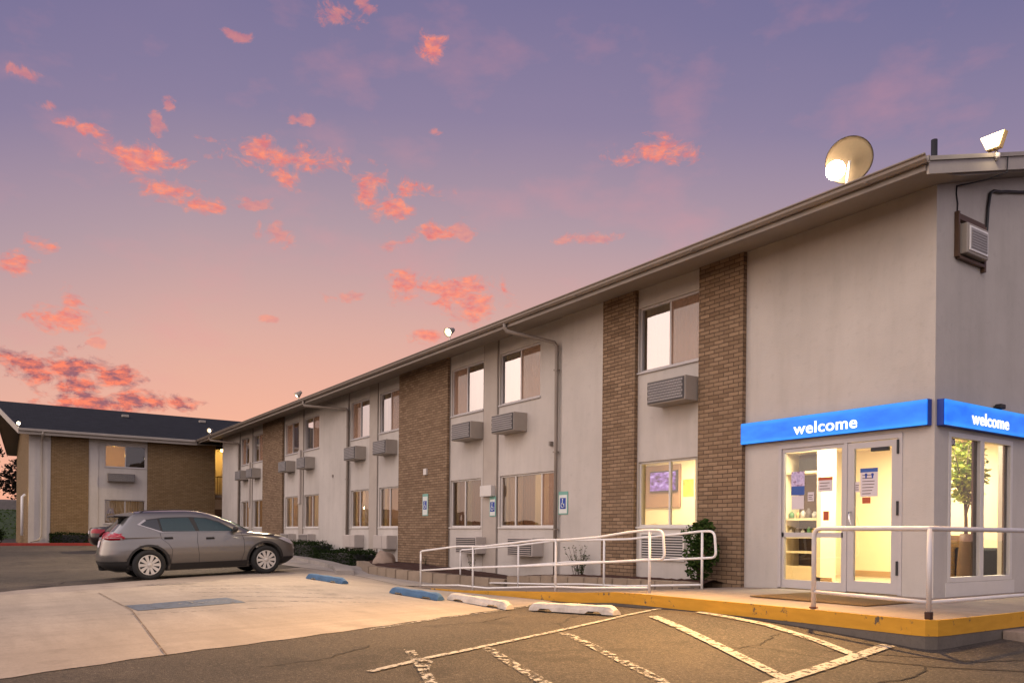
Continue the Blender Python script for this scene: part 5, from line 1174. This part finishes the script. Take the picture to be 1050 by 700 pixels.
tree((-90, -6, 1.8), 6.5, [(0, 0, 4.0, 2.4, 2.6, 2.2), (.5, 2.2, 3.4, 1.8, 1.8, 1.4)], 2400, .26, 'distant dark tree behind the boundary wall', .24)
bush((-44.5, -9.9, .0), [(0, 0, .55, .55, .5, .5), (.5, .3, .45, .4, .4, .4), (-.5, -.2, .5, .45, .4, .4)], 1600, .07, MAT['leafdark'], 'small dark round shrub beside the far wing end wall', h=.8)
# ------------------------------------------------------------------ sky
wd = bpy.data.worlds.new('World'); scene.world = wd; wd.use_nodes = True; T = wd.node_tree; T.nodes.clear(); n = N(T)
D = n.n('ShaderNodeTexCoord').outputs['Generated']; D = n.vmath('NORMALIZE', D)
sx = n.n('ShaderNodeSeparateXYZ'); n.l(D, sx.inputs[0])
el = n.math('ARCSINE', sx.outputs[2])
# azimuth measured from the facade direction (-X), positive towards +Y
az = n.math('ARCTAN2', sx.outputs[1], n.math('MULTIPLY', sx.outputs[0], -1.))
def srgb(c): return tuple(((x/255+.055)/1.055)**2.4 if x/255 > .04045 else x/255/12.92 for x in c)
ad = n.math('SUBTRACT', az, R(28)); warm = n.math('MULTIPLY', n.math('MULTIPLY', ad, ad), .16)
adl = n.math('MAXIMUM', n.math('SUBTRACT', R(12), az), 0.)
e2 = n.math('ADD', n.math('ADD', el, n.math('MINIMUM', warm, .25)), n.math('MULTIPLY', adl, .16))
base = n.ramp(n.math('DIVIDE', e2, 1.2), [(0.0, srgb((246, 166, 130))), (.10, srgb((239, 173, 144))), (.20, srgb((211, 163, 150))), (.30, srgb((168, 144, 153))), (.40, srgb((127, 117, 148))), (.52, srgb((98, 98, 140))), (.75, srgb((78, 83, 128))), (1, srgb((70, 78, 126)))])
base = n.mix(n.math('MULTIPLY', n.noise(n.scale(D, (2, 2, 5)), 1.4, 4), .12), base, srgb((205, 150, 160)))
def pdir(px, py):
    u, v = px-525, py-546.6; a = u*math.cos(RHO)+v*math.sin(RHO); b = -u*math.sin(RHO)+v*math.cos(RHO); d = VD+VR*(a/FPX)-VU*(b/FPX); d.normalize(); return math.atan2(d.y, -d.x), math.asin(d.z)
CL = [(287, 160, 46, 13), (296, 182, 12, 9), (146, 165, 30, 12), (172, 192, 26, 10), (212, 211, 24, 7), (85, 130, 18, 6), (50, 253, 17, 6), (13, 269, 17, 9), (66, 326, 30, 11), (72, 306, 11, 9), (444, 50, 11, 12), (672, 157, 32, 11), (383, 192, 15, 18), (430, 194, 18, 8),
      (404, 216, 22, 9), (440, 240, 20, 8), (466, 302, 36, 15), (482, 316, 18, 14), (414, 289, 11, 13), (440, 345, 10, 6)]
FAINT = [(20, 74, 18, 7), (52, 108, 9, 6), (350, 12, 18, 13), (372, 5, 12, 8), (262, 210, 22, 6), (287, 240, 14, 12), (160, 128, 8, 12), (174, 108, 7, 6), (400, 250, 8, 8), (245, 38, 12, 5), (310, 123, 14, 5), (610, 245, 26, 6), (275, 328, 9, 4), (100, 352, 8, 5), (474, 241, 12, 12), (440, 345, 14, 8), (355, 305, 16, 6), (445, 135, 10, 5)]
BIG = [(30, 372, 45, 10), (68, 378, 42, 14), (85, 395, 26, 22), (118, 388, 28, 12), (100, 413, 40, 10), (140, 410, 34, 9), (172, 413, 26, 7), (68, 413, 10, 14)]
v2 = n.n('ShaderNodeCombineXYZ'); n.l(az, v2.inputs[0]); n.l(el, v2.inputs[1]); v2 = v2.outputs[0]
def field(lst):
    acc = None
    for (px, py, rx, ry) in lst:
        a0, e0 = pdir(px, py); a1, _ = pdir(px+rx, py); _, e1 = pdir(px, py-ry)
        d = n.vmath('LENGTH', n.vmath('MULTIPLY', n.vmath('SUBTRACT', v2, (a0, e0, 0)), (1/max(1e-3, abs(a1-a0)), 1/max(1e-3, abs(e1-e0)), 0)))
        acc = d if acc is None else n.math('MINIMUM', acc, d)
    return acc
nz = n.noise(n.scale(v2, (1, 1.6, 1)), 30, 9, .68, .5); nz2 = n.noise(n.scale(v2, (1, 2.2, 1)), 60, 6, .6)
f1 = n.math('SUBTRACT', 1.30, n.math('ADD', n.math('MULTIPLY', field(CL), .62), n.math('MULTIPLY', n.math('SUBTRACT', nz, .5), 3.6)))
m1 = n.ramp(f1, [(.40, (0, 0, 0)), (.70, (.28, .28, .28)), (.95, (.82, .82, .82)), (1.0, (.9, .9, .9))], 'EASE')
f0 = n.math('SUBTRACT', 1.30, n.math('ADD', n.math('MULTIPLY', field(FAINT), .62), n.math('MULTIPLY', n.math('SUBTRACT', nz, .5), 3.2)))
m0 = n.ramp(f0, [(.5, (0, 0, 0)), (1.0, (.45, .45, .45))], 'EASE')
fb = n.math('SUBTRACT', 1.27, n.math('ADD', n.math('MULTIPLY', field(BIG), .62), n.math('MULTIPLY', n.math('SUBTRACT', nz, .5), 3.0)))
m2 = n.ramp(fb, [(.42, (0, 0, 0)), (.72, (.45, .45, .45)), (1.0, (.95, .95, .95))], 'EASE')
ccol = n.mix(n.ramp(nz2, [(.35, (0, 0, 0)), (.65, (1, 1, 1))]), srgb((214, 112, 112)), srgb((255, 142, 104)))
bcol = n.mix(n.ramp(nz2, [(.40, (0, 0, 0)), (.62, (1, 1, 1))]), srgb((140, 84, 100)), srgb((250, 124, 92)))
hz = n.noise(n.scale(v2, (1, 2, 1)), 7, 5); wisp = n.math('MULTIPLY', n.ramp(hz, [(.52, (0, 0, 0)), (.72, (1, 1, 1))]), .22)
sky = n.mix(wisp, base, srgb((222, 142, 146)))
den = n.ramp(n.noise(n.scale(v2, (1, 2.0, 1)), 85, 6, .7), [(.30, (.35, .35, .35)), (.58, (1, 1, 1))])
m1 = n.math('MULTIPLY', m1, den)
sky = n.mix(m0, sky, ccol); sky = n.mix(m1, sky, ccol); sky = n.mix(m2, sky, bcol)
# the afterglow on the other side of the sky, behind the camera, is brighter and paler
back = n.math('MULTIPLY', n.vmath('DOT_PRODUCT', D, (-.32, -.88, .35)), 1.0)
gl = n.ramp(back, [(.52, (0, 0, 0)), (.68, (.35, .35, .35)), (.84, (1, 1, 1))], 'EASE')
glow = n.mix(n.math('MULTIPLY', el, 1.2, clamp=True), srgb((255, 224, 202)), srgb((228, 216, 226)))
gs = n.vmath('SCALE', glow); gs_n = gs.node; gs_n.inputs['Scale'].default_value = 2.1
sky = n.mix(gl, sky, gs)
gl2 = n.ramp(n.vmath('DOT_PRODUCT', D, (.86, -.42, .28)), [(.35, (0, 0, 0)), (.9, (1, 1, 1))], 'EASE')
sky = n.mix(n.math('MULTIPLY', gl2, .85), sky, (1.05, .92, 1.0))
bg1 = n.n('ShaderNodeBackground', i_Strength=1.04); n.l(sky, bg1.inputs[0])
nis = n.n('ShaderNodeTexSky'); nis.sky_type = 'NISHITA'; nis.sun_disc = False; nis.sun_elevation = R(2.); nis.sun_rotation = R(150); nis.dust_density = 2.
bg2 = n.n('ShaderNodeBackground', i_Strength=.02); n.l(nis.outputs[0], bg2.inputs[0])
ad_ = n.n('ShaderNodeAddShader'); n.l(bg1.outputs[0], ad_.inputs[0]); n.l(bg2.outputs[0], ad_.inputs[1]); wo = n.n('ShaderNodeOutputWorld'); n.l(ad_.outputs[0], wo.inputs[0])
# ------------------------------------------------------------------ lights
WARM = (1, .66, .34)
sd = bpy.data.lights.new('sun', 'SUN'); sd.energy = .50; sd.angle = R(22); sd.color = (1, .86, .74); so = bpy.data.objects.new('sun', sd); C.objects.link(so)
so.rotation_euler = Vector((-.50, .70, -.62)).to_track_quat('-Z', 'Y').to_euler()
lamp('flood_light_1', 'SPOT', tuple(B1+Vector((.05, -.22, .02))), 9500, (1, .55, .18), .12, aim=(-2.1, -4.4, -.3), spot=74, blend=1.0)
lamp('flood_light_1b', 'SPOT', tuple(B1+Vector((.1, -.22, .02))), 4200, (1, .58, .22), .12, aim=(1.6, -4.6, -.3), spot=62, blend=1.0)
lamp('flood_glow_1', 'POINT', tuple(B1+Vector((.0, -.14, .0))), 14, (1, .72, .42), .05)
lamp('flood_light_2', 'SPOT', tuple(B2+Vector((.05, -.15, -.05))), 4600, (1, .72, .44), .1, aim=(-9, -7.5, -.3), spot=104, blend=1.0)
lamp('flood_light_3', 'SPOT', tuple(B3+Vector((-.05, -.15, -.05))), 5000, (1, .74, .46), .1, aim=(-20, -9, -.3), spot=115, blend=.9)
lamp('flood_light_4', 'SPOT', tuple(B4+Vector((.05, -.15, -.05))), 3500, (1, .72, .42), .1, aim=(-32, -8, 0), spot=115, blend=.9)
lamp('wall_pack', 'POINT', (.5, .55, 6.2), 10, (1, .78, .5), .06)
lamp('wing_end_light', 'POINT', (-39.2, -8.75, 2.3), 12, (1, .75, .35), .06)
lamp('stairwell_light', 'POINT', (-41.0, 1.1, 5.1), 60, (1, .52, .10), .1)
lamp('stairwell_low', 'POINT', (-40.6, 1.4, 2.3), 8, (1, .6, .4), .1)
lamp('tree_fill_light', 'AREA', (-.75, 1.9, 2.55), 50, (1, .86, .6), .5, aim=(-.75, 1.9, 0))  # fill added to brighten the potted tree, no ceiling fixture here
lamp('lobby_1', 'AREA', (-2.2, 1.3, 2.55), 150, (1, .86, .60), .9, aim=(-2.2, 1.3, 0))
lamp('lobby_2', 'AREA', (-2.0, 3.3, 2.55), 150, (1, .86, .60), .9, aim=(-2.0, 3.3, 0))
lamp('office', 'AREA', (-6.3, 1.25, 2.57), 115, (1, .84, .55), .9, aim=(-6.3, 1.25, 0))
for i, (x, e) in enumerate(((-9.7, 14), (-12.6, 9), (-16.4, 22), (-19.6, 24), (-23.4, 26), (-26.4, 28), (-30, 22), (-33.2, 20))): lamp('guest_room_low', 'POINT', (x, 1.7, 2.0), e*2.0, (1, .74, .46), .15)
for i, (x, e) in enumerate(((-5, 7), (-9.7, 8), (-12.6, 8), (-16.4, 10), (-19.6, 10), (-23.4, 16), (-26.4, 16), (-30, 18), (-33.2, 18))): lamp('guest_room_high', 'POINT', (x, 1.9, 4.7), e*2.2, (1, .76, .50), .15)
lamp('wing_room', 'POINT', (-40.2, -4.6, 4.7), 40, (1, .55, .12), .1); lamp('wing_room_low', 'POINT', (-40.2, -4.4, 1.8), 24, (1, .78, .55), .1)
